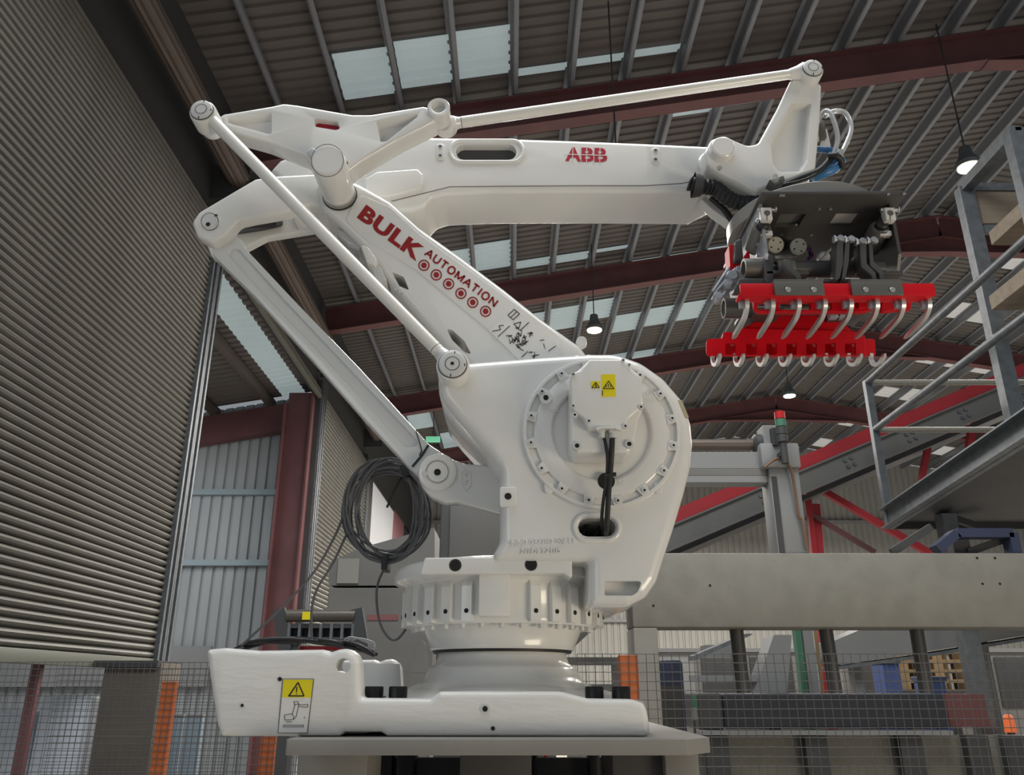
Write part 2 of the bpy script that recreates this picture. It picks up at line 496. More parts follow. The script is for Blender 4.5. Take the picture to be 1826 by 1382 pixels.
# far gable wall: ribbed cladding, rails
bm = NB()
n = 110; prev = None; xs0 = WX - .2; dx = (25 - xs0) / n
for i in range(n):
    for f, h in ((0, 0), (.55, 0), (.68, 1), (.87, 1)):
        x = xs0 + (i + f) * dx
        a = bm.verts.new((x, FARY + h * .05, 0)); b = bm.verts.new((x, FARY + h * .05, roofz(x) + .27))
        if prev: bm.faces.new((prev[0], a, b, prev[1]))
        prev = (a, b)
wfar = struct('wall_back', bm, CLADW, 0)
for z in (4.2, 6.3, 8.3):
    bm = NB(); box(bm, (xs0, FARY - .2, z), (25, FARY, z + .12)); part('cladding_rail', bm, PALE, wfar, 0)

# left wall: cladding above the shutter doors, and the solid stretch beyond
DTOP = EYE + 5.95
bm = NB()
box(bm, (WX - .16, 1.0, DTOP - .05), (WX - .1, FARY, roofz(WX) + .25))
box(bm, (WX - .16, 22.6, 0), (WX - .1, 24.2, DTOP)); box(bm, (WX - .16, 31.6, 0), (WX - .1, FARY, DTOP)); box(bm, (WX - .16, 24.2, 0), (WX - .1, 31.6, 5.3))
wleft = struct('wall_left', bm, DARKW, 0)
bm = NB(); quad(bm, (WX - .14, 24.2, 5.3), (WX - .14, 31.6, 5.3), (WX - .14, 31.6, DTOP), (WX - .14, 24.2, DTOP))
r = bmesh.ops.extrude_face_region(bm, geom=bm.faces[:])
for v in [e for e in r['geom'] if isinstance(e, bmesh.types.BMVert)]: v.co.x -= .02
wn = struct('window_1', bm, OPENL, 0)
bm = NB(); box(bm, (WX - .12, 28.9, 5.3), (WX - .09, 31.6, DTOP)); part('window_strip', bm, mat('pink_strip', srgb(170, 118, 124), .6), wn, 0)

# roller shutters
def shutter(name, Y0, Y1, zb, zt, pitch, single, label):
    t = thing(name, label, 'roller shutter', (WX, Y0, zb))
    prof = [(-.012, 0), (.006, .08), (.034, .26), (.046, .5), (.034, .74), (.006, .92), (-.012, 1)]
    n = int((zt - zb) / pitch)
    def slat_bm(bm, z):
        A = [(bm.verts.new((WX + x, Y0, z + h * pitch)), bm.verts.new((WX + x, Y1, z + h * pitch))) for x, h in prof]
        for a, b in zip(A, A[1:]): bm.faces.new((a[0], a[1], b[1], b[0]))
    if single:
        bm = NB(); slat_bm(bm, 0); sm = mesh_from(bm, SLAT, 'slat', 30)
        for i in range(n): inst('slat', sm, (0, 0, zb + i * pitch), t)
    else:
        bm = NB()
        for i in range(n): slat_bm(bm, zb + i * pitch)
        part('slat_curtain', bm, SLAT, t, 30, stuff=True)
    bm = NB(); box(bm, (WX - .03, Y0, zb - .12), (WX + .05, Y1, zb), .008); part('bottom_bar', bm, mat('bar_' + name, srgb(112, 114, 104), .5), t)
    for y in ((Y1, Y1 + .22), (Y0 - .22, Y0)):
        bm = NB(); box(bm, (WX - .1, y[0], 0), (WX + .03, y[1], zt + .1)); part('guide_rail', bm, MDARK, t, 0)
        bm = NB(); box(bm, (WX + .03, y[0], 0), (WX + .085, y[0] + .05, zt + .1)); box(bm, (WX + .03, y[1] - .05, 0), (WX + .085, y[1], zt + .1)); part('guide_lip', bm, GALV, t, 0)
    # rolled-up barrel above
    bm = NB(); rr = .15; N = 14
    pr = []
    for i in range(N):
        for f, q in ((.0, .965), (.5, 1.03)):
            pr.append(((i + f) / N * 2 * math.pi, rr * q))
    A = [bm.verts.new((WX + .27 + r_ * math.cos(a), Y0 + .02, zt + .62 + r_ * math.sin(a))) for a, r_ in pr]
    B = [bm.verts.new((WX + .27 + r_ * math.cos(a), Y1 - .02, zt + .62 + r_ * math.sin(a))) for a, r_ in pr]
    for i in range(len(A)):
        j = (i + 1) % len(A); bm.faces.new((A[i], A[j], B[j], B[i]))
    bm.faces.new(A); bm.faces.new(B)
    part('shutter_roll', bm, SLATB, t, 0)
    for y in (Y0, Y1):
        bm = NB(); box(bm, (WX - .1, y - .02, zt + .3), (WX + .42, y + .02, zt + .85)); part('barrel_bracket', bm, MDARK, t, 0)
    return t
shutter('roller_shutter', 3.0, 9.75, EYE + .30, EYE + 6.1, .079, True, 'huge grey ribbed roller shutter filling the left edge of the picture')
shutter('roller_shutter', 10.1, 16.4, EYE + 5.9, EYE + 6.1, .1, False, 'rolled-up roller shutter above the doorway to the neighbouring hall')
shutter('roller_shutter', 16.75, 22.3, EYE + .9, EYE + 6.1, .1, False, 'distant half-open grey roller shutter beyond the red column')

# the annex seen through the open doorway between the shutters
AX0 = WX - .2; AZ = EYE + 6.15
def annz(X): return AZ - SL * (AX0 - X)
bm = NB()
ribbed(bm, -14, annz(-14), AX0 - .75, annz(AX0 - .75), 4.5, 17.1, .22, .04)
ribbed(bm, AX0 - .25, annz(AX0 - .25), AX0, annz(AX0), 4.5, 17.1, .22, .04)
ann = struct('ceiling_annex', bm, ROOF, 0)
bm = NB(); ribbed(bm, AX0 - .75, annz(AX0 - .75), AX0 - .25, annz(AX0 - .25), 4.5, 17.1, .22, .02); part('skylight_panel', bm, SKYL, ann, 0)
for i, X in enumerate((-5.3, -6.5, -7.7, -8.9)):
    bm = NB(); box(bm, (X - .05, 4.5, annz(X) - .24), (X + .05, 17.1, annz(X) - .02)); part('purlin', bm, SLATB, ann, 0)
bm = NB(); obox(bm, (-14, 16.9, annz(-14) - .55), (AX0, 16.9, annz(AX0) - .55), .25, .6); part('rafter', bm, RAFT, ann, 0)
bm = NB(); prev = None
for i in range(44):
    for f, h in ((0, 0), (.66, 0), (.76, 1), (.92, 1)):
        x = -14 + (i + f) * .2245
        a = bm.verts.new((x, 17.15 + h * .05, 0)); b = bm.verts.new((x, 17.15 + h * .05, annz(x)))
        if prev: bm.faces.new((prev[0], a, b, prev[1]))
        prev = (a, b)
wann = struct('wall_annex', bm, CLAD, 0)
for py in (877, 1003):
    z = P(430, py, 17.0).z
    bm = NB(); box(bm, (-14, 17.0, z - .06), (AX0, 17.16, z + .06)); part('cladding_rail', bm, BLUEG, wann, 0)
bm = NB()
box(bm, (-12, 17.02, P(330, 1225, 17).z), (-6.0, 17.1, P(330, 1152, 17).z)); part('pale_panel', bm, PALE, wann, 0)
# red column at the end of the doorway
t = thing('red_column', 'tall oxide-red steel column beside the distant shutter', 'column', (-4.45, 16.4, 0))
bm = NB(); box(bm, (-4.80, 16.2, 0), (-4.76, 16.55, EYE + 5.6)); box(bm, (-4.24, 16.2, 0), (-4.20, 16.55, EYE + 6.2)); part('flange', bm, RAFT, t, 0)
bm = NB(); box(bm, (-4.76, 16.36, 0), (-4.24, 16.39, EYE + 5.9)); part('web', bm, RAFT, t, 0)

# hanging high-bay lamps
def lamp(px, py, zrel, label, top=.2):
    e = math.tan(TH + math.atan((CY - py) / F)); Y = zrel / e
    p = P(px, py, Y)
    t = thing('high_bay_lamp', label, 'lamp', p, 'high bay lamps under the roof')
    bm = NB(); lathe_axis(bm, p + Vector((0, 0, .02)), (0, 0, 1), [(0, .17), (.06, .18), (.2, .1), (.34, .08), (.36, .03)], 24); part('lamp_shade', bm, GALV, t)
    bm = NB(); cyl(bm, p, p + Vector((0, 0, .018)), .15, 24); part('lamp_lens', bm, LAMP, t)
    bm = NB(); cyl(bm, p + Vector((0, 0, .36)), (p.x, p.y, roofz(p.x) + top), .012, 6); part('suspension_cable', bm, MDARK, t)
lamp(1728, 300, 7.2, 'glowing high bay lamp hanging left of the wooden-boarded steel tower')
lamp(1408, 707, 7.2, 'far glowing high bay lamp above the signal light post')
lamp(1060, 590, 7.0, 'glowing high bay lamp hanging just above the round turret of the robot')
lamp(1103, 352, 5.8, 'high bay lamp half hidden behind the upper robot arm')
lamp(1526, 557, 7.2, 'glowing high bay lamp seen between the gripper fingers', .02)
# exit sign
p = P(772, 783, 24); t = thing('exit_sign', 'tiny green lit sign far off above the lower lever joint', 'sign', p)
bm = NB(); box(bm, p + Vector((-.22, 0, -.09)), p + Vector((.22, .06, .09)), .01); part('sign_panel', bm, SGREEN, t)
bm = NB(); cyl(bm, p + Vector((0, .03, .09)), (p.x, p.y + .03, roofz(p.x) + .3), .012, 6); part('hanger', bm, MDARK, t)
# ================================================================== THE ROBOT
ROB = thing('palletising_robot', 'large white four-axis palletising robot arm bolted on a grey pedestal plate', 'robot', (-.03, 2.72, EYE - .118))
AX1 = Vector((-.031, 2.72, 0))
def screw_y(bm, px, py, Y, rpx, dep=.012, seg=14):
    p = P(px, py, Y); cyl(bm, p, p + Vector((0, dep, 0)), rpx * S(Y), seg)
def hole_part(name, pts, Y, parent, m=HOLE, th=.0015, seg=18):
    for px, py, r in pts:
        bm = NB(); p = P(px, py, Y)
        cyl(bm, p - Vector((0, th, 0)), p + Vector((0, .004, 0)), r * S(Y), seg); part(name, bm, m, parent)

# ---- base
YB = 2.25
base_out = [(366, 1158, 6), (401, 1155, 20), (438, 1158, 20), (463, 1160, 20), (574, 1158, 8), (588, 1164, 8), (602, 1158, 16), (620, 1156, 16), (634, 1167, 12),
            (640, 1182, 8), (642, 1245, 7), (768, 1246, 8), (784, 1233, 8), (1000, 1233, 20), (1050, 1246, 30), (1128, 1247, 20), (1152, 1256, 22), (1159, 1290, 12), (1160, 1310, 5),
            (1150, 1314, 3), (690, 1313, 2), (679, 1306, 2), (614, 1306, 2), (604, 1313, 2), (393, 1313, 5), (385, 1290, 20), (372, 1205, 30)]
near = plate(base_out, YB, .085, .016)
near = boolean(near, [plate([(598, 1187, 6), (602, 1177, 6), (612, 1173, 6), (622, 1177, 6), (626, 1187, 6), (622, 1197, 6), (612, 1201, 6), (602, 1197, 6)], YB, .2, 0, bevb=0, lead=.05)])
base = part('base', near, CAST, ROB, 40)
q = [(p.x, p.z) for p in (P(640, 1250, YB), P(1158, 1250, YB))]
zt, zb = EYE - .036, EYE - .118
# body between the cheeks: the foot of the turning column
bm = prism([(-.40, 2.30, .02), (.33, 2.30, .1), (.375, 2.45, .1), (.375, 2.95, .12), (.25, 3.14, .1), (-.40, 3.14, .05)], 0, .072, .012, 2)
for v in bm.verts: v.co = Vector((v.co.x, v.co.z, zt - v.co.y))
part('foot', bm, WHITE, base, 40)
far = [(p[0], p[1]) + tuple(p[2:]) for p in base_out]
bm = NB(); qf = pxpts(base_out[:12] + [(768, 1313, 4), (393, 1313, 5)], YB); prism(qf, 3.10, 3.18, .014, 3, bm=bm); part('rear_cheek', bm, WHITE, base, 40)
bm = NB(); x0 = P(380, 1250, YB).x; box(bm, (x0 + .03, 2.33, zb), (-.38, 3.1, zt - .02), .008); part('cable_tray', bm, WHITE, base, 30)
bm = NB(); cyl(bm, (-.40, 2.6, zt + .01), (-.40, 2.6, zt + .1), .07, 30, .06); part('gear_housing', bm, CAPW, base)
for px in (665, 708, 1061, 1109):
    p = P(px, 1245, 2.345); zc_ = zt - .006
    p = Vector((p.x, 2.36, zc_))
    bm = NB(); lathe_axis(bm, p, (0, 0, 1), [(0, .0255), (.040, .0255), (.043, .0235), (.0432, .014), (.030, .0135)], 20); part('cap_screw', bm, BOLTB, base)
    bm = NB(); lathe_axis(bm, p, (0, 0, 1), [(-.004, .036), (.003, .036), (.004, .034)], 20); part('washer', bm, SCREW, base)
for px, py, ro, ri in ((865, 1264, 9, 4), (432, 1258, 5, 2.2)):
    bm = NB(); ringf(bm, (px, py), ro, ri, YB, .002); part('plug_ring', bm, CAPW, base)
hole_part('plug_hole', [(865, 1264, 4), (432, 1258, 2.3), (879, 1299, 3), (499, 1211, 3)], YB - .001, base)
# warning label on the base
bm = NB(); solid_faces(bm, [P(a, b, YB - .001) for a, b in ((503, 1244), (555, 1244), (558, 1212), (505.5, 1212))], [[0, 1, 2, 3]], .001); lab = part('warning_label', bm, YEL, base, 0, label='yellow warning label with black triangle')
bm = NB(); solid_faces(bm, [P(a, b, YB - .001) for a, b in ((496, 1306), (547, 1306), (555, 1244), (503, 1244))], [[0, 1, 2, 3]], .001); part('instruction_label', bm, LABEL, base, 0, label='white label with small line drawing of a robot')
bm = NB()
strokes(bm, [[(515, 1241), (531.5, 1217), (542, 1241), (514, 1241)]], 2.2, YB - .001)
strokes(bm, [[(529.5, 1225), (528.8, 1234)], [(528.6, 1236), (528.5, 1238)]], 1.8, YB - .001)
strokes(bm, [[(504, 1210.8), (559.5, 1210.8), (548, 1307.5), (495.5, 1307.5), (504, 1210.8)],
             [(507, 1275), (520, 1273), (524, 1277), (523, 1283), (508, 1284), (507, 1275)], [(521, 1274), (526, 1256), (533, 1256), (528, 1278), (523, 1283)],
             [(525, 1257), (524, 1251), (531, 1251), (533, 1256)], [(533, 1256), (540, 1257), (549, 1256), (549, 1261), (540, 1261), (532, 1259)],
             [(510, 1287), (520, 1287)], [(504, 1293), (541, 1293), (541, 1296), (504, 1296)], [(543, 1278), (543, 1281)]], .8, YB - .001)
part('label_print', bm, INK, base, 0, stuff=True)

# ---- column foot: flared cone, seal, collar
zr = lambda z: z + EYE
bm = NB(); lathe_axis(bm, AX1, (0, 0, 1), [(zr(-.04), .41), (zr(-.022), .37), (zr(-.006), .30), (zr(.012), .256), (zr(.030), .243), (zr(.050), .236), (zr(.058), .228), (zr(.068), .211), (zr(.088), .204), (zr(.108), .203)], 64)
cone = part('column_foot', bm, WHITE, ROB, 50)
bm = NB(); lathe_axis(bm, AX1, (0, 0, 1), [(zr(.098), .219), (zr(.115), .224)], 64); part('seal_ring', bm, BLACK, ROB)
# ---- turret (rotating frame)
bm = NB(); lathe_axis(bm, AX1, (0, 0, 1), [(zr(.106), .226), (zr(.111), .230), (zr(.115), .229), (zr(.165), .252), (zr(.178), .262)], 64)
collar = part('collar', bm, WHITE, ROB, 50)
bm = NB()
lathe_axis(bm, AX1, (0, 0, 1), [(zr(.172), .30), (zr(.178), .305), (zr(.19), .305), (zr(.28), .305), (zr(.30), .32), (zr(.31), .35), (zr(.335), .352), (zr(.355), .335), (zr(.365), .29)], 80)
ring = part('turntable', bm, WHITE, ROB, 50)
# pads with bolt holes around the turntable
for i in range(30):
    a = math.radians(i * 12 + 6)
    n_ = Vector((math.sin(a), -math.cos(a), 0)); tdir = Vector((math.cos(a), math.sin(a), 0))
    if abs(math.sin(a)) < .14 and math.cos(a) > 0: continue
    if math.cos(a) < -.2: continue
    bm = NB(); c = AX1 + n_ * .30
    w2, d0, d1 = .0155, 0, .024
    vv = []
    for (h, d) in ((.176, d1), (.275, d1), (.298, .012), (.298, -.02), (.176, -.02)):
        vv.append([bm.verts.new(c + n_ * d + tdir * s_ * w2 + Vector((0, 0, zr(h)))) for s_ in (-1, 1)])
    for A, B in zip(vv, vv[1:] + vv[:1]): bm.faces.new((A[0], A[1], B[1], B[0]))
    bm.faces.new([v[0] for v in vv]); bm.faces.new([v[1] for v in vv][::-1])
    part('bolt_pad', bm, WHITE, ring, 0)
    bm = NB(); hp = c + n_ * (d1 + .001) + Vector((0, 0, zr(.205))); cyl(bm, hp, hp - n_ * .01, .0068, 12); part('bolt_hole', bm, HOLE, ring)
for i in range(30):
    a = math.radians(i * 12); n_ = Vector((math.sin(a), -math.cos(a), 0))
    if math.cos(a) < -.1: continue
    bm = NB(); c = AX1 + n_ * .281; cyl(bm, c + Vector((0, 0, zr(.160))), c + Vector((0, 0, zr(.174))), .0095, 6); part('ring_bolt', bm, CAPW, ring, 0)
# textured stop block at the front
bm = NB(); box(bm, (-.095, 2.375, zr(.187)), (-.006, 2.45, zr(.312)), .004); part('stop_block', bm, CAST, ring, 30)
# front deck bar with two sunk bolts
YD = 2.352
deck = plate([(748, 1024, 2), (757, 994, 5), (1003, 992, 4), (1020, 996, 8), (1021, 1032, 4), (1004, 1022, 3)], YD, .16, .006)
part('deck_bar', deck, WHITE, ring, 40)
for px, py in ((812, 1008), (947, 1007)):
    bm = NB(); p = P(px, py, YD)
    lathe_axis(bm, p + Vector((0, -.0015, 0)), (0, 1, 0), [(0, .0175), (0, .013), (.02, .013)], 24, cap=False); part('counterbore', bm, BLACK, ring)
    bm = NB(); cyl(bm, p + Vector((.003, -.0005, -.004)), p + Vector((.003, .006, -.004)), .007, 6); part('socket_bolt', bm, SCREW, ring)
    bm = NB(); cyl(bm, p + Vector((0, -.001, 0)), p + Vector((0, .004, 0)), .0128, 20); part('bore_floor', bm, HOLE, ring)
# cheek: big near side casting
YT = 2.33
cheek = [(778, 640, 26), (812, 626, 20), (836, 643, 4), (960, 633, 60), (1053, 627, 60), (1100, 627, 70), (1145, 643, 60), (1185, 671, 60), (1216, 707, 60), (1235, 752, 60), (1238, 790, 50), (1233, 835, 60),
         (1222, 880, 60), (1204, 940, 60), (1184, 1000, 40), (1173, 1036, 22), (1154, 1064, 26), (1120, 1081, 18), (1050, 1081, 10), (1050, 1000, 6),
         (872, 1000, 10), (891, 965, 25), (891, 880, 30), (892, 838, 30), (866, 800, 60), (812, 742, 60), (782, 705, 40)]
cb = plate(cheek, YT, .42, .034, seg=4)
# long oval window and a recess low on the right
ovalp = lambda x0, x1, y, r: [(x0, y - r, r), (x1, y - r, r), (x1, y, r * .6), (x1, y + r, r), (x0, y + r, r), (x0, y, r * .6)]
win = plate(stadium(1031, 1098, 924, 957), YT, .7, 0, bevb=0, lead=.05)
lowp = plate([(1078, 1036, 5), (1146, 1036, 5), (1137, 1056, 10), (1128, 1062, 8), (1078, 1062, 3)], YT, .075, 0, bevb=0, lead=.03)
cb = boolean(cb, [win, lowp])
turret = part('turret', cb, WHITE, ROB, 40)
bm = NB()
rp = [P(p[0], p[1], YT) for p in stadium(1025, 1104, 918, 964, 14)]
tube(bm, rp, .0085, 10, closed=True); part('window_lip', bm, WHITE, turret, 60)
bm = NB(); box(bm, (P(1020, 930, YT).x, YT + .30, P(1064, 962, YT).z - .03), (P(1110, 930, YT).x + .03, YT + .33, P(1064, 920, YT).z + .05)); part('inner_wall', bm, MDARK, turret, 0)
bm = NB(); q0 = P(1040, 952, YT + .12); tube(bm, spline([P(1055, 920, YT + .1), P(1045, 940, YT + .1), P(1036, 958, YT + .1)], 5), .006); tube(bm, spline([P(1078, 925, YT + .12), P(1068, 945, YT + .12), P(1058, 960, YT + .12)], 5), .008); part('inner_cable', bm, BLACK, turret)
bm = NB(); a_ = P(1046, 940, YT + .2); b_ = P(1085, 932, YT + .2); box(bm, (a_.x, a_.y, a_.z), (b_.x, b_.y + .03, b_.z + .02)); part('inner_bracket', bm, PALE, turret, 0)
# small square lug with a hole
bm = plate([(891, 868, 4), (921, 868, 5), (922, 902, 5), (891, 904, 4)], YT - .006, .03, .003); part('square_lug', bm, WHITE, turret)
hole_part('lug_hole', [(906, 885, 5.5)], YT - .0065, turret)
# embossed casting letters
bm = NB(); text_on(bm, '3HN0 037780 00/ 11', (905, 973), (1023, 969), 10, YT, bold=.01, th=.003); text_on(bm, 'N1DLT2105', (930, 988), (1000, 986), 10, YT, bold=.01, th=.003); part('cast_lettering', bm, WHITE, turret, 0)
# round flange with lugs
DC = P(1074, 766, YT - .03); R0 = .2365
def dpt(r, a, dy=0): return Vector((DC.x + r * math.cos(a), DC.y + dy, DC.z + r * math.sin(a)))
bm = NB(); lathe_axis(bm, DC + Vector((0, .045, 0)), (0, -1, 0), [(0, R0), (.022, R0), (.03, R0 - .004), (.031, R0 - .010), (.031, R0 - .012), (.022, R0 - .013), (.020, R0 - .034), (.028, R0 - .035), (.031, R0 - .04), (.031, .155), (.028, .150), (.012, .142), (.012, 0.05)], 90)
fl = part('gearbox_flange', bm, WHITE, turret, 40)
for i in range(16):
    a = 2 * math.pi * (i + .45) / 16; t_ = Vector((-math.sin(a), 0, math.cos(a))); n_ = Vector((math.cos(a), 0, math.sin(a)))
    bm = NB(); vv = []
    for (r, hw) in ((R0 - .038, .017), (R0 - .011, .012)):
        for s_ in (-1, 1):
            for dy in (.02, -.001 + .014):
                vv.append(bm.verts.new(dpt(r, a, 0) + t_ * hw * s_ + Vector((0, dy - .0005, 0))))
    for f in ((0, 1, 3, 2), (4, 6, 7, 5), (0, 4, 5, 1), (2, 3, 7, 6), (0, 2, 6, 4), (1, 5, 7, 3)): bm.faces.new([vv[k] for k in f])
    part('flange_lug', bm, WHITE, fl, 0)
    c = dpt(R0 - .022, a, .013)
    bm = NB(); lathe_axis(bm, c, (0, -1, 0), [(0, .0085), (.006, .008), (.0065, .0075), (.0065, .004)], 14); part('flange_screw', bm, CAPW, fl)
    bm = NB(); cyl(bm, c + Vector((0, -.0066, 0)), c + Vector((0, -.002, 0)), .0038, 8); part('screw_socket', bm, HOLE, fl, 0)
for px, py in ((978, 872), (1174, 872)):
    bm = plate(circ2 if False else [(px - 9, py - 14, 6), (px + 10, py - 10, 6), (px + 8, py + 8, 7), (px - 6, py + 8, 7)], YT - .012, .03, .003); part('flange_ear', bm, WHITE, fl)
YF = YT - .03 + .0145
bm = NB(); ringf(bm, (973.5, 709), 11, 5, YF - .0, .006); part('oil_plug', bm, WHITE, fl)
hole_part('plug_hole', [(973.5, 709, 4)], YF - .004, fl); hole_part('flange_bore', [(1081, 858, 14)], YF, fl)
bm = NB(); strokes(bm, [[(1147, 706), (1158, 692), (1176, 708), (1147, 708)]], 1.2, YF, .0025); text_on(bm, 'UP', (1153, 705), (1165, 705), 7, YF, th=.002); strokes(bm, [[(1152, 712), (1166, 714)]], 1.5, YF, .0025); text_on(bm, 'IN', (1101, 865), (1112, 865), 9, YF, th=.002); strokes(bm, [[(980, 730), (993, 728), (993, 732), (982, 732)]], 1.5, YF, .002); part('cast_marks', bm, WHITE, fl, 0)
# motor
YM = 2.155
body = plate([(1018, 670, 4), (1036, 655, 4), (1050, 642, 4), (1108, 642, 4), (1122, 652, 4), (1144, 672, 5), (1147, 727, 5), (1139, 748, 4), (1130, 796, 5), (1119, 807, 5), (1028, 806, 6), (1018, 792, 6)], YM + .035, .13, .008)
mot = part('motor', body, WHITE, turret, 40)
face = plate([(1017, 670, 3), (1022, 664, 3), (1036, 660, 2), (1052, 641, 4), (1107, 641, 3), (1122, 653, 4), (1128, 663, 3), (1144, 672, 4), (1146, 724, 6), (1121, 746, 5), (1112, 764, 4), (1050, 764, 4), (1040, 744, 8), (1020, 729, 4)], YM, .045, .005)
part('motor_cover', face, WHITE, mot, 40)
for px, py, r in ((1022, 668, 4), (1022, 724, 4), (1025, 740, 5), (1050, 751, 4.5), (1115, 760, 4.5), (1143, 726, 4.5), (1111, 643, 3.5), (1122, 651, 3)):
    bm = NB(); p = P(px, py, YM); lathe_axis(bm, p + Vector((0, .006, 0)), (0, -1, 0), [(0, r * S(YM)), (.009, r * S(YM)), (.009, r * .5 * S(YM))], 12); part('cover_screw', bm, CAPW, mot)
    bm = NB(); cyl(bm, p + Vector((0, -.0036, 0)), p + Vector((0, .002, 0)), r * .45 * S(YM), 8); part('screw_socket', bm, HOLE, mot, 0)
for px, py in ((1029, 795), (1122, 792)):
    bm = NB(); p = P(px, py, YM + .03); lathe_axis(bm, p + Vector((0, .01, 0)), (0, -1, 0), [(0, .013), (.012, .012), (.012, .007)], 16); part('mounting_bolt', bm, CAPW, mot)
    bm = NB(); cyl(bm, p + Vector((0, -.003, 0)), p + Vector((0, .003, 0)), .0068, 6); part('bolt_socket', bm, HOLE, mot, 0)
bm = NB(); solid_faces(bm, [P(a, b, YM - .001) for a, b in ((1073.5, 708), (1098.5, 707), (1097, 667.5), (1072, 667.5))], [[0, 1, 2, 3]], .001)
solid_faces(bm, [P(a, b, YM - .001) for a, b in ((1054, 692.5), (1070, 692.5), (1070, 679.5), (1053.5, 680))], [[0, 1, 2, 3]], .001); part('warning_label', bm, YEL, mot, 0, label='two yellow warning labels on the motor cover')
bm = NB(); strokes(bm, [[(1075.5, 693), (1085.5, 679), (1095, 693), (1075, 693)], [(1081, 690.5), (1081, 686)], [(1085, 690.5), (1085, 684)], [(1089, 690.5), (1089, 686)], [(1074.5, 696), (1074.5, 705)]], 1.2, YM - .0012, .001)
strokes(bm, [[(1055.5, 691.3), (1062.5, 681.5), (1069, 691.3), (1055, 691.3)], [(1063, 684), (1061.5, 687.5), (1064, 688), (1062.5, 690.5)]], 1.1, YM - .0012, .001); part('label_print', bm, INK, mot, 0, stuff=True)
# connector and cables
for px in (1073, 1094):
    bm = NB(); p = P(px, 768, YM + .006); box(bm, p + Vector((-.012, 0, -.004)), p + Vector((.010, .03, .012)), .003); cyl(bm, p + Vector((0, .012, -.018)), p + Vector((0, .012, 0)), .010, 16); part('connector', bm, CAPW, mot)
bm = NB(); strokes(bm, [[(1064, 765), (1072, 762), (1096, 762), (1106, 766)]], 3, YM, .012); part('connector_bracket', bm, WHITE, mot, 0)
bm = NB(); tube(bm, spline([P(1092, 776, YM + .02), P(1090, 820, YM + .03), P(1086, 870, YM + .08), P(1083, 920, YM + .12), P(1081, 950, YM + .16), P(1079, 956, YM + .3)], 8), .0078, 12); part('motor_cable', bm, BLACK, turret)
bm = NB(); tube(bm, spline([P(1077, 778, YM + .02), P(1083, 812, YM + .025), P(1082, 850, YM + .06), P(1075, 900, YM + .11), P(1073, 935, YM + .15), P(1078, 954, YM + .24)], 8), .0048, 10); part('motor_cable', bm, BLACK, turret)
bm = NB(); p = P(1087, 848, YM + .062); cyl(bm, p + Vector((-.013, -.01, .0)), p + Vector((.017, -.01, .001)), .006, 8); part('cable_tie', bm, BLACK, turret)
# chipped paint notch at the right edge
bm = plate([(1208, 712, 2), (1216, 713, 2), (1229, 745, 2), (1221, 746, 2), (1215, 738, 2)], YT + .006, .03, .002); part('edge_notch', bm, mat('bare_metal', srgb(176, 166, 138), .5), turret)

# ---- generic pin joint (seen from the camera side)
def pin(parent, px, py, Y, r, yb, cap=.72, hole=0, m=WHITE, slot=True, name='pin_boss'):
    c = P(px, py, Y); R = r * S(Y)
    bm = NB(); lathe_axis(bm, Vector((c.x, yb, c.z)), (0, -1, 0), [(0, R), (yb - Y - .012, R), (yb - Y - .005, R * .96), (yb - Y - .003, R * .88), (yb - Y - .006, R * .86), (yb - Y - .006, R * .5)], 40)
    o = part(name, bm, m, parent, 40)
    bm = NB(); q = Vector((c.x, Y + .010, c.z)); lathe_axis(bm, q, (0, -1, 0), [(0, R * .84), (.012, R * .84), (.0165, R * .80), (.018, R * .74), (.018, R * .4), (.019, R * .39), (.019, 0.001)], 40); part('pin_cap', bm, CAPW, o, 40)
    bm = NB(); lathe_axis(bm, Vector((c.x, Y - .0005, c.z)), (0, -1, 0), [(.0, R * .862), (.003, R * .862), (.003, R * .835)], 40, cap=False); part('cap_gap', bm, BLACK, o)
    bm = NB(); lathe_axis(bm, Vector((c.x, Y - .0085, c.z)), (0, -1, 0), [(0, R * .44), (.0012, R * .44), (.0012, R * .41)], 32, cap=False); part('cap_groove', bm, MDARK, o)
    if hole:
        bm = NB(); cyl(bm, (c.x, Y - .0105, c.z), (c.x, Y, c.z), hole * S(Y), 16); part('centre_hole', bm, HOLE, o)
    if slot:
        for a in (-.1, 1.4, 4.6):
            bm = NB(); qq = c + Vector((math.cos(a), 0, math.sin(a))) * R * .74 + Vector((0, -.0078, 0)); box(bm, qq - Vector((.0013, .001, .004)), qq + Vector((.0013, .003, .004))); part('cap_slot', bm, HOLE, o, 0)
    return o

# ---- turret rod joint and thin parallel rod
pin(turret, 807, 650, 2.265, 29, 2.40, hole=3, name='rod_joint')
YR = 2.295
rod = thing_rod = None
a0 = P(361, 197, YR); a1 = P(807, 652, YR)
d = (a1 - a0).normalized()
bm = NB(); lathe_axis(bm, a0 + d * .035, d, [(0, .021), (.02, .0205), (.3, .0205), ((a1 - a0).length - .10, .0205), ((a1 - a0).length - .07, .019)], 24)
rod = part('parallel_rod', bm, RODW, ROB)
bm = NB(); lathe_axis(bm, a1 - d * .078, d, [(0, .0185), (.012, .0195), (.04, .026), (.06, .034)], 24); part('rod_end', bm, WHITE, rod)
for t_ in (.05, (a1 - a0).length - .078):
    bm = NB(); lathe_axis(bm, a0 + d * t_, d, [(0, .0208), (.0016, .0208)], 24); part('rod_joint_line', bm, MDARK, rod)
pin(rod, 360, 197, 2.27, 26, 2.345, name='rod_eye')

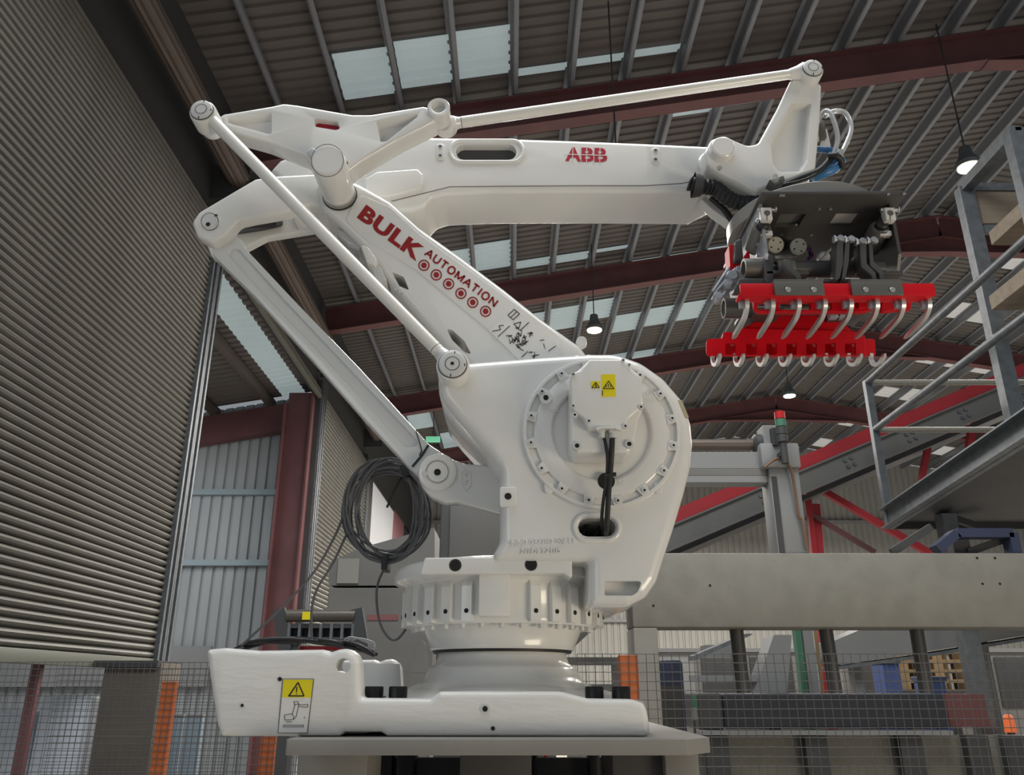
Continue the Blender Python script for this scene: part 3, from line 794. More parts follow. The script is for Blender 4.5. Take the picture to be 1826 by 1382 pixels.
# ---- triangular link plate
YL = 2.36
tri = [(392, 203, 10), (484, 188, 12), (506, 183, 30), (530, 186, 20), (628, 203, 20), (660, 203, 20), (755, 188, 12), (790, 196, 6), (776, 216, 8), (706, 251, 20), (645, 287, 20), (622, 304, 14), (592, 318, 14), (556, 300, 12), (546, 279, 20), (472, 250, 20), (392, 228, 10)]
tb = plate(tri, YL, .085, .012, seg=3)
cuts = [plate([(404, 208, 4), (486, 198, 8), (486, 240, 8), (476, 240, 3), (404, 220, 3)], YL, .062, 0, taper=.01, bevb=0, lead=.02),
        plate([(669, 214, 6), (748, 202, 4), (744, 210, 3), (690, 253, 6), (676, 255, 6)], YL, .065, 0, taper=.008, bevb=0, lead=.02),
        plate([(559, 210, 6), (602, 216, 6), (606, 230, 6), (598, 232, 6), (562, 226, 6)], YL, .2, 0, bevb=0, lead=.05)]
tb = boolean(tb, cuts, bevel=.0025)
link_ = part('link_plate', tb, WHITE, ROB, 40)
bm = plate([(552, 204), (614, 210), (614, 238), (556, 232)], YL, .01, 0, bevb=0, lead=-.028); part('slot_backing', bm, mat('deep_red', srgb(150, 10, 40), .4), link_, 0, label='deep red backing seen through the slot')
# left boss behind the rod eye, right boss with open bore
c = P(367, 205, 2.36); bm = NB(); lathe_axis(bm, Vector((c.x, 2.45, c.z)), (0, -1, 0), [(0, .037), (.01, .041), (.05, .043), (.075, .041), (.10, .040)], 36); part('boss', bm, WHITE, link_)
c = P(782, 190, 2.335); R = 22 * S(2.335)
bm = NB(); lathe_axis(bm, Vector((c.x, 2.335, c.z)), (0, 1, 0), [(.03, R * .55), (.002, R * .62), (0, R * .7), (0, R * .92), (.004, R), (.07, R * 1.0), (.078, R * .92)], 40, cap=True); part('boss', bm, WHITE, link_)
bm = NB(); cyl(bm, (c.x, 2.362, c.z), (c.x, 2.367, c.z), R * .58, 30); part('bore_floor', bm, CAPW, link_)

# ---- upper tie rod
b0 = P(797, 222, 2.445); b1 = P(1446, 127, 2.43); d = (b1 - b0).normalized(); Ln = (b1 - b0).length
bm = NB(); lathe_axis(bm, b0 + d * .05, d, [(0, .0205), (.01, .021), (Ln - .1, .018), (Ln - .09, .017)], 24); tie = part('tie_rod', bm, RODW, ROB)
bm = NB(); lathe_axis(bm, b0, d, [(0, .034), (.02, .03), (.04, .022), (.052, .0195)], 24); part('rod_end', bm, WHITE, tie)
bm = NB(); lathe_axis(bm, b0 + d * .052, d, [(0, .021), (.002, .021)], 24); lathe_axis(bm, b0 + d * (Ln - .085), d, [(0, .0185), (.002, .0185)], 24); part('rod_joint_line', bm, MDARK, tie)
c = P(795, 219, 2.42); bm = NB(); lathe_axis(bm, Vector((c.x, 2.417, c.z)), (0, 1, 0), [(0, .036), (.004, .039), (.04, .039), (.046, .035)], 32); part('rod_eye', bm, WHITE, tie)
bm = NB(); lathe_axis(bm, b1 - d * .085, d, [(0, .019), (.03, .026), (.055, .036)], 24); part('rod_end', bm, WHITE, tie)
pin(tie, 1449, 122, 2.40, 23, 2.50, name='rod_eye')

# ---- wrist link
YW = 2.44
wl = [(1410, 142, 10), (1440, 138, 10), (1466, 150, 8), (1463, 214, 60), (1455, 302, 8), (1420, 318, 8), (1388, 326, 10), (1350, 340, 8), (1318, 322, 30), (1286, 307, 20), (1262, 294, 16), (1256, 272, 12), (1268, 248, 16), (1292, 240, 16), (1312, 250, 14),
      (1334, 259, 20), (1352, 255, 16), (1386, 193, 40)]
wb = plate(wl, YW, .13, .011, seg=3)
wb = boolean(wb, [plate([(1413, 181, 8), (1449, 182, 8), (1441, 286, 20), (1430, 307, 14), (1390, 308, 12), (1377, 294, 10), (1373, 254, 10)], YW, .06, 0, taper=.009, bevb=0, n=6, lead=.02)], bevel=.003)
wrist = part('wrist_link', wb, WHITE, ROB, 40)
c = P(1290, 261, YW - .035); R = 23 * S(YW)
bm = NB(); lathe_axis(bm, Vector((c.x, YW + .01, c.z)), (0, -1, 0), [(0, R * 1.08), (.012, R * 1.02), (.03, R), (.042, R * .95), (.045, R * .86), (.044, R * .84), (.046, R * .82), (.046, .001)], 40); part('pin_boss', bm, WHITE, wrist)
bm = NB(); screw_y(bm, 1284, 299, YW - .003, 4.5); part('link_screw', bm, SCREW, wrist)
# wrist body going down to the tool flange
bm = NB(); lathe_axis(bm, (1.02, 2.62, EYE + 1.585), (0, 0, 1), [(0, .115), (.02, .12), (.08, .11), (.16, .10), (.24, .09)], 40); part('wrist_body', bm, WHITE, wrist)
c = P(1328, 335, 2.60); bm = NB(); bmesh.ops.create_uvsphere(bm, u_segments=24, v_segments=14, radius=.062, matrix=Matrix.Translation(c)); part('wrist_motor', bm, WHITE, wrist, 60)
bm = NB(); tube(bm, spline([P(1299, 330, 2.56), P(1303, 322, 2.54), P(1312, 316, 2.53)], 4), .004, 8); part('red_band', bm, RED, wrist)
bm = plate([(1370, 320, 3), (1398, 312, 3), (1400, 322, 3), (1385, 330, 3)], YW - .06, .05, .003); part('bracket', bm, GPLATE, wrist)
bm = NB(); p = P(1384, 326, YW - .08); cyl(bm, p, p + Vector((0, 0, .03)), .008, 10); cyl(bm, p + Vector((0, 0, .008)), p + Vector((0, 0, .016)), .013, 6); part('bracket_bolt', bm, SCREW, wrist)

# ---- upper arm
kU = -.10; YU = 2.60
up = [(480, 304, 8), (498, 284, 10), (560, 262, 20), (690, 246, 40), (760, 242, 30), (931, 245, 40), (1027, 248, 40), (1154, 253, 40), (1262, 258, 30), (1302, 266, 20), (1312, 290, 16), (1304, 312, 10), (1250, 340, 8), (1154, 340, 40), (963, 340, 60), (867, 341, 60),
      (791, 345, 30), (771, 351, 14), (757, 366, 14), (735, 374, 20), (690, 378, 20), (600, 362, 20), (505, 325, 10)]
ub = plate(up, YU, .24, .022, k=kU, seg=4, bevb=.015)
ub = boolean(ub, [plate(stadium(813, 921, 258, 285), YU, .6, 0, k=kU, bevb=0, lead=.1)], bevel=0)
upper = part('upper_arm', ub, WHITE, ROB, 40)
bm = NB(); rp = [P(p[0], p[1], YU, kU) for p in stadium(803, 933, 251, 289, 14)]; tube(bm, rp, .008, 10, closed=True); part('slot_lip', bm, WHITE, upper, 60)
bm = plate(stadium(806, 930, 254, 300), YU, .01, 0, k=kU, bevb=0, lead=-.035); part('slot_shade_plate', bm, MDARK, upper, 0)  # dark plate filling the slot, stands in for shade in the hollow arm
# thickened rib at the elbow, and the lower cover with a seam line
bm = plate([(650, 318, 4), (672, 305, 6), (745, 300, 8), (754, 310, 8), (754, 330, 6), (740, 336, 6), (690, 350, 10), (650, 352, 6)], YU - .03, .06, .009, k=kU); part('elbow_rib', bm, WHITE, upper, 40)
bm = NB()
pts_ = [(698, 359), (750, 346), (802, 333), (900, 332), (1050, 331), (1150, 331), (1215, 327), (1262, 318)]
strokes_q = []
for (a, b) in zip(pts_, pts_[1:]):
    qv = [P(a[0], a[1] - .8, YU - .0008, kU), P(b[0], b[1] - .8, YU - .0008, kU), P(b[0], b[1] + .8, YU - .0008, kU), P(a[0], a[1] + .8, YU - .0008, kU)]
    solid_faces(bm, qv, [[0, 1, 2, 3]], .0008)
part('cover_seam', bm, mat('seam_grey', srgb(120, 114, 104), .7), upper, 0)
for px, py in ((785, 270), (1169, 277)):
    bm = plate([(px - 8, py - 14, 7), (px + 8, py - 14, 7), (px + 8, py + 14, 7), (px - 8, py + 14, 7)], YU - .004, .012, .003, k=kU); pad = part('screw_pad', bm, WHITE, upper)
    for dy in (-8, 8):
        p = P(px, py + dy, YU - .004, kU)
        bm = NB(); lathe_axis(bm, p + Vector((0, .002, 0)), (0, -1, 0), [(0, .0085), (.006, .008), (.006, .0045)], 14); part('pad_screw', bm, SCREW, upper)
        bm = NB(); cyl(bm, p + Vector((0, -.0042, 0)), p, .0045, 6); part('screw_socket', bm, HOLE, upper, 0)
bm = NB(); c = P(1272, 290, YU - .01, kU); lathe_axis(bm, Vector((c.x, c.y + .04, c.z)), (0, -1, 0), [(0, .054), (.035, .054), (.042, .048)], 36); part('wrist_boss', bm, WHITE, upper)
# logo on the upper arm
bm = NB(); text_on(bm, 'A', (1008, 287), (1036, 288), 25, YU, kU, bold=.03); text_on(bm, 'B', (1036.5, 288), (1059, 288.5), 25, YU, kU, bold=.03); text_on(bm, 'B', (1059.5, 288.5), (1082.5, 289), 25, YU, kU, bold=.03); part('logo', bm, REDB, upper, 0, label='red logo reading ABB')
bm = NB()
def kstrip(a, b, hw):
    dv = Vector((b[0] - a[0], b[1] - a[1])); n_ = Vector((-dv.y, dv.x)).normalized() * hw
    solid_faces(bm, [P(a[0] + n_.x, a[1] + n_.y, YU - .0022, kU), P(b[0] + n_.x, b[1] + n_.y, YU - .0022, kU), P(b[0] - n_.x, b[1] - n_.y, YU - .0022, kU), P(a[0] - n_.x, a[1] - n_.y, YU - .0022, kU)], [[0, 1, 2, 3]], .0008)
kstrip((1006, 275), (1084, 277), .7); kstrip((1021.5, 261), (1021, 290), .7); kstrip((1046.5, 261), (1046, 291), .7); kstrip((1070, 262), (1069.5, 292), .7); kstrip((1036, 261), (1036, 291), .6); kstrip((1059.5, 262), (1059, 292), .6)
part('logo_gaps', bm, WHITE, upper, 0)
# corrugated hose leaving the arm end
bm = NB(); tube(bm, spline([P(1228, 326, 2.50), P(1250, 332, 2.50), P(1274, 336, 2.50), P(1296, 352, 2.50), P(1318, 362, 2.50), P(1345, 362, 2.50), P(1362, 356, 2.52)], 9), .029, 16, ridged=True); hose = part('corrugated_hose', bm, BLACK, upper, 30)
bm = NB(); lathe_axis(bm, P(1242, 331, 2.478), (P(1300, 338, 2.478) - P(1242, 331, 2.478)), [(-.012, .046), (.0, .044), (.02, .036)], 24, cap=False); part('hose_mouth', bm, MDARK, upper)
bm = NB(); tube(bm, spline([P(1268, 352, 2.58), P(1290, 372, 2.58), P(1306, 394, 2.58)], 5), .012, 10); part('lower_hose', bm, BLACK, upper)
bm = plate([(1240, 346, 4), (1256, 348, 4), (1300, 382, 4), (1312, 392, 4), (1308, 402, 4), (1270, 374, 4)], 2.60, .05, .004); part('hose_guard', bm, WHITE, upper)

# ---- tail of the upper arm with the heavy lever rod
YQ = 2.52
tail = [(341, 396, 16), (354, 377, 20), (454, 318, 14), (484, 313, 14), (560, 309, 10), (606, 330, 10), (600, 372, 14), (552, 364, 16), (505, 378, 30), (452, 387, 14), (424, 393, 14), (402, 418, 20), (376, 433, 18), (350, 420, 18)]
tb = plate(tail, YQ, .06, .013, seg=3); tailp = part('arm_tail', tb, WHITE, ROB, 40)
tail2 = [(505, 314, 10), (606, 316, 10), (604, 375, 14), (552, 362, 10), (512, 374, 10)]
bm = NB(); prism(pxpts(tail2, YQ), YQ + .055, YQ + .18, 0, bevb=.015, bm=bm); part('tail_rear', bm, WHITE, tailp, 40)
bm = NB(); prism(pxpts([(341, 396, 16), (354, 377, 20), (454, 318, 14), (484, 313, 14), (606, 316, 14), (604, 370, 14), (552, 368, 14), (452, 384, 14), (402, 410, 18), (376, 430, 18), (350, 420, 18)], YQ), YQ + .15, YQ + .19, .008, bm=bm); part('rear_lug', bm, WHITE, tailp, 40)
bm = plate([(400, 352, 4), (484, 325, 4), (486, 366, 8), (452, 374, 4), (395, 382, 4)], YQ, .012, 0, bevb=0, lead=-.13); part('tail_shade_plate', bm, MDARK, tailp, 0)  # dark plate between the lugs, standing in for the shaded hollow
c = P(374, 395, YQ); R = 18 * S(YQ)
bm = NB(); lathe_axis(bm, Vector((c.x, YQ + .004, c.z)), (0, -1, 0), [(0, R), (.0075, R), (.0075, R * .86), (.001, R * .85)], 32, cap=False); part('joint_recess', bm, WHITE, tailp)
bm = NB(); lathe_axis(bm, Vector((c.x, YQ, c.z)), (0, -1, 0), [(0, R * .82), (.003, R * .82), (.004, R * .78), (.004, .001)], 32); part('joint_cap', bm, CAPW, tailp)
bm = NB(); ringf(bm, (374, 395), 16, 15, YQ - .003, .0006); part('cap_groove', bm, MDARK, tailp)
hole_part('centre_hole', [(371, 400, 4)], YQ - .0045, tailp)
bm = NB(); p = P(385, 384, YQ - .004); cyl(bm, p, p + Vector((0, .004, 0)), .006, 10); part('lock_screw', bm, MDARK, tailp)
bm = NB(); tube(bm, spline([P(420, 402, YQ + .1), P(450, 400, YQ + .1), P(492, 400, YQ + .12)], 5), .014, 10); part('tail_cable', bm, BLACK, tailp)

YV = 2.575
lev = [(377, 424, 20), (404, 418, 20), (428, 424, 14), (437, 442, 20), (517, 527, 60), (640, 655, 60), (764, 791, 20), (800, 815, 25), (812, 838, 25), (802, 868, 25), (778, 880, 22), (752, 866, 22), (744, 846, 16), (728, 832, 14), (640, 737, 60), (555, 640, 60), (452, 526, 60), (380, 455, 14)]
lb = plate(lev, YV, .075, .007, seg=2)
lb = boolean(lb, [plate([(412, 440, 8), (428, 444, 8), (515, 540, 30), (748, 786, 8), (744, 797, 6), (722, 800, 8), (560, 622, 30), (462, 520, 30), (404, 455, 8)], YV, .033, 0, taper=.005, bevb=0, lead=.02)], bevel=.002)
lever = part('lever_rod', lb, mat('satin_white', (.70, .71, .70, 1), .25, coat=.5), ROB, 40)
bm = NB(); strokes(bm, [[(735, 832), (752, 812), (764, 793)]], 3.5, YV, .004); strokes(bm, [[(742, 768), (752, 803), (748, 812)]], 1.6, YV, .004); part('cable_tie', bm, BLACK, lever, 0)
# crank lever to the turret
YC = 2.52
cl = [(752, 826, 25), (782, 806, 26), (806, 818, 24), (830, 826, 20), (920, 832, 10), (920, 926, 10), (890, 913, 20), (812, 892, 20), (792, 894, 18), (766, 884, 22), (748, 862, 22)]
cbm = plate(cl, YC, .07, .012, seg=3); crank = part('crank_lever', cbm, WHITE, ROB, 40)
c = P(780, 841, YC - .012); R = 32 * S(YC)
bm = NB(); lathe_axis(bm, Vector((c.x, YC + .01, c.z)), (0, -1, 0), [(0, R * 1.03), (.012, R), (.02, R * .95), (.022, R * .88), (.022, R * .64), (.02, R * .63), (.022, R * .61), (.023, .006)], 40); part('pin_boss', bm, WHITE, crank, 40)
bm = NB(); ringf(bm, (780, 841), 19.8, 19, YC - .0125, .0008); part('cap_groove', bm, MDARK, crank)
hole_part('centre_hole', [(780, 842, 5.5)], YC - .014, crank)
bm = NB(); p = P(758, 845, YC - .014); lathe_axis(bm, p + Vector((0, .004, 0)), (0, -1, 0), [(0, .009), (.006, .008), (.006, .003)], 14); part('lock_screw', bm, CAPW, crank)
bm = NB(); strokes(bm, [[(823, 843), (830, 836), (839, 843), (840, 866), (831, 876), (824, 866), (823, 843)], [(828, 846), (835, 846)], [(831, 842), (831, 852)], [(828, 858), (834, 856), (829, 864), (834, 862)]], 1.3, YC, .0025); part('cast_marks', bm, WHITE, crank, 0)

# ---- lower arm
YA = 2.495
la = [(560, 322, 20), (600, 312, 20), (640, 326, 14), (695, 357, 30), (748, 404, 30), (823, 457, 40), (899, 514, 40), (963, 565, 30), (1034, 615, 20), (1085, 680, 20), (1000, 720, 20), (850, 660, 20), (798, 622, 14), (742, 560, 40), (690, 498, 30), (648, 440, 24), (606, 400, 20), (574, 372, 16)]
lab_ = plate(la, YA, .21, .022, seg=3)
lab_ = boolean(lab_, [plate([(698, 484, 2), (720, 494, 2), (730, 518, 2), (712, 510, 2)], YA, .1, 0, bevb=0, lead=.02),
                      plate([(796, 586, 4), (806, 588, 6), (828, 608, 8), (841, 632, 4), (828, 628, 8), (806, 606, 8)], YA, .3, 0, bevb=0, lead=.02)], bevel=0)
low = part('lower_arm', lab_, WHITE, ROB, 40)
fc = [(615, 392, 14), (640, 345, 14), (697, 370, 20), (745, 415, 30), (897, 525, 40), (1000, 602, 8), (1005, 640, 4), (925, 640, 6), (870, 588, 30), (740, 480, 40), (650, 425, 20)]
bm = plate(fc, YA - .003, .02, .002); part('print_panel', bm, WHITE, low, 40)
bm = plate([(642, 436, 4), (656, 440, 4), (672, 462, 4), (668, 472, 4), (654, 468, 4), (648, 452, 4)], YA - .035, .1, .004); part('cover_block', bm, WHITE, low, 40)
bm = plate([(660, 474, 3), (678, 474, 3), (690, 500, 3), (672, 502, 3)], YA - .01, .1, .003); part('lower_block', bm, CAPW, low, 40)
bm = plate([(600, 402, 8), (622, 412, 10), (646, 436, 8), (640, 444, 8), (618, 436, 10), (600, 418, 8)], YA + .03, .12, .012); part('gear_cover', bm, mat('pearl_grey', (.5, .5, .5, 1), .15, metal=.4), low, 40)
bm = NB()
for i in range(3):
    p = P(706 + i * 7, 516 + i * 5, YA - .003); cyl(bm, p, p + Vector((0, .02, .01)), .004, 8)
part('lifting_screws', bm, CAPW, low)
bm = plate([(776, 588, 2), (786, 588, 2), (797, 600, 2), (793, 604, 2), (780, 596, 2)], YA + .02, .02, .002); part('yellow_tag', bm, YEL, low, 0)
YP = YA - .0035
bm = NB(); text_on(bm, 'BULK', (636, 388), (742, 466), 29, YP, bold=.045, spacing=1.08)
GL = {'A': (.92, [[(0, 0), (.5, 1), (1, 0)], [(.2, .34), (.8, .34)]]), 'U': (.85, [[(.05, 1), (.05, .3), (.2, .06), (.5, 0), (.8, .06), (.95, .3), (.95, 1)]]), 'T': (.8, [[(0, .96), (1, .96)], [(.5, .96), (.5, 0)]]),
      'O': (1.0, [[(.5, 1), (.2, .9), (.03, .5), (.2, .1), (.5, 0), (.8, .1), (.97, .5), (.8, .9), (.5, 1)]]), 'M': (1.05, [[(.05, 0), (.05, 1)], [(.05, .98), (.5, .1), (.95, .98)], [(.95, 1), (.95, 0)]]),
      'I': (.2, [[(.5, 0), (.5, 1)]]), 'N': (.88, [[(.05, 0), (.05, 1)], [(.05, .97), (.95, .03)], [(.95, 0), (.95, 1)]])}
word = 'AUTOMATION'; gap = .30; tot = sum(GL[c][0] for c in word) + gap * (len(word) - 1)
o0 = Vector((757, 454)); o1 = Vector((880.5, 547)); dd = (o1 - o0) / tot; upv = Vector((dd.y, -dd.x)).normalized() * 13.5; cur = 0
for c in word:
    wd, segs = GL[c]
    strokes(bm, [[tuple(o0 + dd * (cur + u * wd) + upv * v) for u, v in sg] for sg in segs], 2.9, YP, .0012); cur += wd + gap
for c in ((756, 473), (778, 490), (800, 506), (822, 523), (843, 539), (866, 555)):
    ringf(bm, c, 10, 8, YP, .0012); discf(bm, c, 5, YP, .0012)
part('company_print', bm, REDP, low, 0, label='dark red print reading BULK AUTOMATION over a row of six rings')
bm = NB(); solid_faces(bm, [P(a, b, YP - .0006) for a, b in ((925, 641), (1000, 641), (995, 616), (918, 548), (872, 590))], [[0, 1, 2, 3, 4]], .0012); part('instruction_label', bm, LABEL, low, 0, label='white instruction label with black line drawings')
bm = NB(); rnd = random.Random(3)
def lc(u, v):   # label coordinates: u along the arm, v up across it
    o_ = Vector((872, 590)); uu = Vector((77, 68)); vv = Vector((46, -42)); q_ = o_ + uu * u + vv * v; return (q_.x, q_.y)
L = [[lc(.02, .82), lc(.02, 1 - .05), lc(.14, .95), lc(.14, .7), lc(.02, .7), lc(.02, .82)], [lc(.08, .95), lc(.08, .7)], [lc(.2, .62), lc(.32, .62), lc(.26, .8), lc(.2, .62)], [lc(.04, .05), lc(.12, .25), lc(.05, .3), lc(.1, .4)], [lc(.18, .05), lc(.18, .5)], [lc(.36, .6), lc(.36, .95)]]
for i in range(26):
    u, v = rnd.uniform(.3, .62), rnd.uniform(.2, .72); L.append([lc(u, v), lc(u + rnd.uniform(-.07, .07), v + rnd.uniform(-.12, .12)), lc(u + rnd.uniform(-.09, .09), v + rnd.uniform(-.12, .12))])
for i in range(12):
    u, v = rnd.uniform(.72, .92), rnd.uniform(.15, .8); L.append([lc(u, v), lc(u + rnd.uniform(-.06, .06), v + rnd.uniform(-.1, .1))])
L.append([lc(.72, .05), lc(.72, .3)]); L.append([lc(.96, .7), lc(.98, .95)])
strokes(bm, L, 1.1, YP - .0008, .0012); part('label_print', bm, INK, low, 0, stuff=True)
# elbow pin
c0 = P(584, 286, 2.285)
bm = NB(); lathe_axis(bm, Vector((c0.x, 2.50, c0.z)), (0, -1, 0), [(0, .052), (.03, .052), (.035, .057), (.195, .0595), (.208, .057), (.215, .053), (.2142, .0515), (.2155, .0505), (.2155, .001)], 48); elp = part('elbow_pin', bm, WHITE, low, 40)
bm = NB(); ringf(bm, (584, 286), 29.4, 28.4, 2.284, .0006, 40); part('cap_groove', bm, MDARK, elp)
for yy, rr in ((2.478, .0555), (2.487, .059), (2.494, .062)):
    bm = NB(); lathe_axis(bm, Vector((c0.x, yy, c0.z)), (0, -1, 0), [(0, rr), (.004, rr)], 40); part('seal_ring', bm, MDARK if rr > .06 else SCREW, elp)
bm = plate([(546, 270, 4), (556, 262, 4), (566, 268, 4), (556, 282, 4)], 2.33, .05, .004); part('pin_lug', bm, CAPW, elp)
bm = NB(); strokes(bm, [[(618, 287), (620, 292)]], 2, 2.32, .002); part('pin_mark', bm, HOLE, elp, 0)
bm = NB(); lathe_axis(bm, P(1036, 614, 2.62), (0, -1, 0), [(0, .02), (.03, .018)], 16); part('arm_eye', bm, CAPW, low)

# ---- hoses at the wrist
HP = thing('hose_bundle', 'clear loops and blue air hoses tied together behind the wrist link', 'hoses', P(1490, 290, 2.5))
def hose_(name, pts, r, m, n=8):
    bm = NB(); tube(bm, spline([P(a, b, y) for a, b, y in pts], n), r, 12); part(name, bm, m, HP)
hose_('clear_tube', [(1458, 218, 2.53), (1468, 200, 2.52), (1480, 201, 2.5), (1490, 226, 2.49), (1493, 252, 2.49), (1484, 282, 2.49)], .009, CLEAR)
hose_('clear_tube', [(1470, 208, 2.55), (1488, 198, 2.55), (1508, 202, 2.55), (1518, 228, 2.55), (1508, 258, 2.54), (1494, 282, 2.52)], .009, CLEAR)
hose_('blue_hose', [(1456, 266, 2.54), (1470, 267, 2.52), (1486, 269, 2.52)], .012, BLUE)
hose_('blue_hose', [(1452, 316, 2.50), (1472, 308, 2.48), (1488, 300, 2.48), (1500, 286, 2.49)], .018, BLUE)
hose_('blue_hose', [(1446, 318, 2.54), (1468, 300, 2.52), (1484, 288, 2.52), (1496, 272, 2.53)], .016, BLUE)
hose_('black_hose', [(1392, 332, 2.44), (1426, 318, 2.44), (1460, 304, 2.45), (1480, 284, 2.46), (1492, 276, 2.47)], .011, BLACK)
hose_('tie_strap', [(1478, 278, 2.45), (1490, 278, 2.44), (1499, 285, 2.45), (1502, 298, 2.47)], .0115, BLACK)
hose_('black_hose', [(1386, 332, 2.42), (1430, 322, 2.42), (1454, 312, 2.44)], .006, BLACK)
bm = NB(); p = P(1500, 276, 2.47); cyl(bm, p - Vector((0, 0, .015)), p + Vector((0, 0, .02)), .008, 10); cyl(bm, P(1502, 290, 2.47), P(1502, 296, 2.47), .009, 8); part('hose_fitting', bm, SCREW, HP)
bm = NB(); p = P(1466, 236, 2.55); box(bm, p - Vector((.012, .01, .03)), p + Vector((.012, .02, .05)), .004); part('valve_body', bm, GPLATE, HP)
bm = plate([(1462, 260, 2), (1474, 226, 2), (1482, 262, 2)], 2.56, .006, .001); part('valve_bracket', bm, CAPW, HP, 0)
# ================================================================== THE GRIPPER
GX0, GX1 = P(1358, 342, 2.205).x, P(1618, 342, 2.205).x
GZ = P(1480, 343, 2.205).z
GC = Vector(((GX0 + GX1) / 2, 2.47, 0))
GR = thing('bag_gripper', 'charcoal and red finger gripper hanging under the robot wrist', 'gripper', (GC.x, GC.y, GZ))
bm = NB(); lathe_axis(bm, (GC.x, 2.50, GZ + .012), (0, 0, 1), [(0, .25), (.004, .256), (.055, .256), (.062, .248), (.066, .14), (.09, .135)], 72); part('turntable_disc', bm, mat('disc_grey', srgb(136, 135, 132), .35, metal=.3), GR, 40)
# top plate with two windows
pl = NB(); box(pl, (GX0, 2.205, GZ - .006), (GX1, 2.70, GZ + .006), .002)
cut = []
for a, b in (((1388, 379), (1437, 402)), ((1487, 378), (1534, 401))):
    p0 = PZ(a[0], a[1], GZ); p1 = PZ(b[0], b[1], GZ); c = NB(); xa = PZ(a[0] + 4, a[1], GZ).x; xb = PZ(b[0], a[1], GZ).x
    box(c, (xa, p0.y, GZ - .05), (xb, p1.y, GZ + .005 + .05)); cut.append(c)
p_ = PZ(1512, 390, GZ); bm = NB(); box(bm, (p_.x - .055, p_.y - .06, GZ + .0065), (p_.x + .05, p_.y + .06, GZ + .011)); part('bright_window_panel', bm, LABEL, GR, 0)  # pale panel added above the right window so it shows bright
pm_ = boolean(pl, cut); part('top_plate', pm_, DSTEEL, GR, 30)
bm = NB()
for px, py in ((1392, 348), (1397, 348), (1584, 346), (1612, 345), (1461, 372), (1481, 372), (1393, 418), (1447, 418), (1499, 418), (1420, 400)):
    p = PZ(px, py, GZ - .006); cyl(bm, p, p - Vector((0, 0, .004)), .005, 6)
part('plate_screw', bm, SCREW, GR, 0, stuff=True)
# side brackets
for X, s_, label in ((GX0 + .012, -1, 'bright steel bracket with bolt heads'), (GX1 - .03, 1, None)):
    bm = NB(); v = [(2.26, GZ), (2.68, GZ), (2.68, GZ - .20), (2.60, GZ - .25), (2.30, GZ - .25), (2.26, GZ - .19)]
    A = [bm.verts.new((X - .005, y, z)) for y, z in v]; B = [bm.verts.new((X + .005, y, z)) for y, z in v]
    bm.faces.new(A); bm.faces.new(B[::-1])
    for i in range(6):
        j = (i + 1) % 6; bm.faces.new((A[i], B[i], B[j], A[j]))
    br = part('side_bracket', bm, STEEL if s_ < 0 else DSTEEL, GR, 0, label)
    bm = NB(); box(bm, (X - .005 if s_ < 0 else X - .11, 2.27, GZ - .256), (X + .13 if s_ < 0 else X + .005, 2.66, GZ - .244), .002); part('bracket_flange', bm, DSTEEL, br, 30)
    bm = NB()
    for iy in range(2):
        for iz in range(5):
            q = Vector((X - .005, 2.29 + iy * .06 + iz * .012, GZ - .05 - iz * .036)); cyl(bm, q, q - Vector((.006, 0, 0)), .007, 6)
    if s_ < 0: part('bracket_bolts', bm, SCREW, br, 0, stuff=True)
    else: bm.free()
# clamp blocks and shock absorbers under the plate corners
for px in (1368, 1588):
    p = P(px, 381, 2.235)
    bm = NB(); box(bm, p - Vector((.0165, .0, .022)), p + Vector((.0165, .03, .024)), .003); cb_ = part('clamp_block', bm, mat('clamp_white%d' % px, (.66, .65, .62, 1), .35), GR, 30)
    bm = NB(); cyl(bm, p + Vector((0, -.002, .002)), p + Vector((0, .004, .002)), .0095, 18); part('clamp_bore', bm, GPLATE, cb_)
    bm = NB(); strokes(bm, [[(px, 381), (px, 394)]], .8, 2.234, .001); part('clamp_slit', bm, HOLE, cb_, 0)
    bm = NB(); cyl(bm, p + Vector((-.025, .01, .02)), p + Vector((.03, .01, .02)), .006, 8); cyl(bm, p + Vector((.03, .01, .022)), p + Vector((.034, .01, .022)), .01, 8); part('clamp_screw', bm, SCREW, cb_)
for px, s_ in ((1360, 1), (1572, -1)):
    p = P(px, 405, 2.27)
    bm = NB(); lathe_axis(bm, p + Vector((0, .10, -.02)), (0, -1, .25), [(0, .032), (.09, .032), (.098, .028), (.098, .022)], 28); sh = part('shock_absorber', bm, GPLATE, GR)
    bm = NB(); lathe_axis(bm, p + Vector((0, .02, 0)), (0, -1, .25), [(0, .02), (.03, .02), (.034, .016)], 20); part('rubber_stop', bm, BLACK, sh)
    bm = NB(); box(bm, p + Vector((-.008, .0, -.03)), p + Vector((.03, .02, -.012)), .002); part('stop_bracket', bm, CAPW, sh, 0)
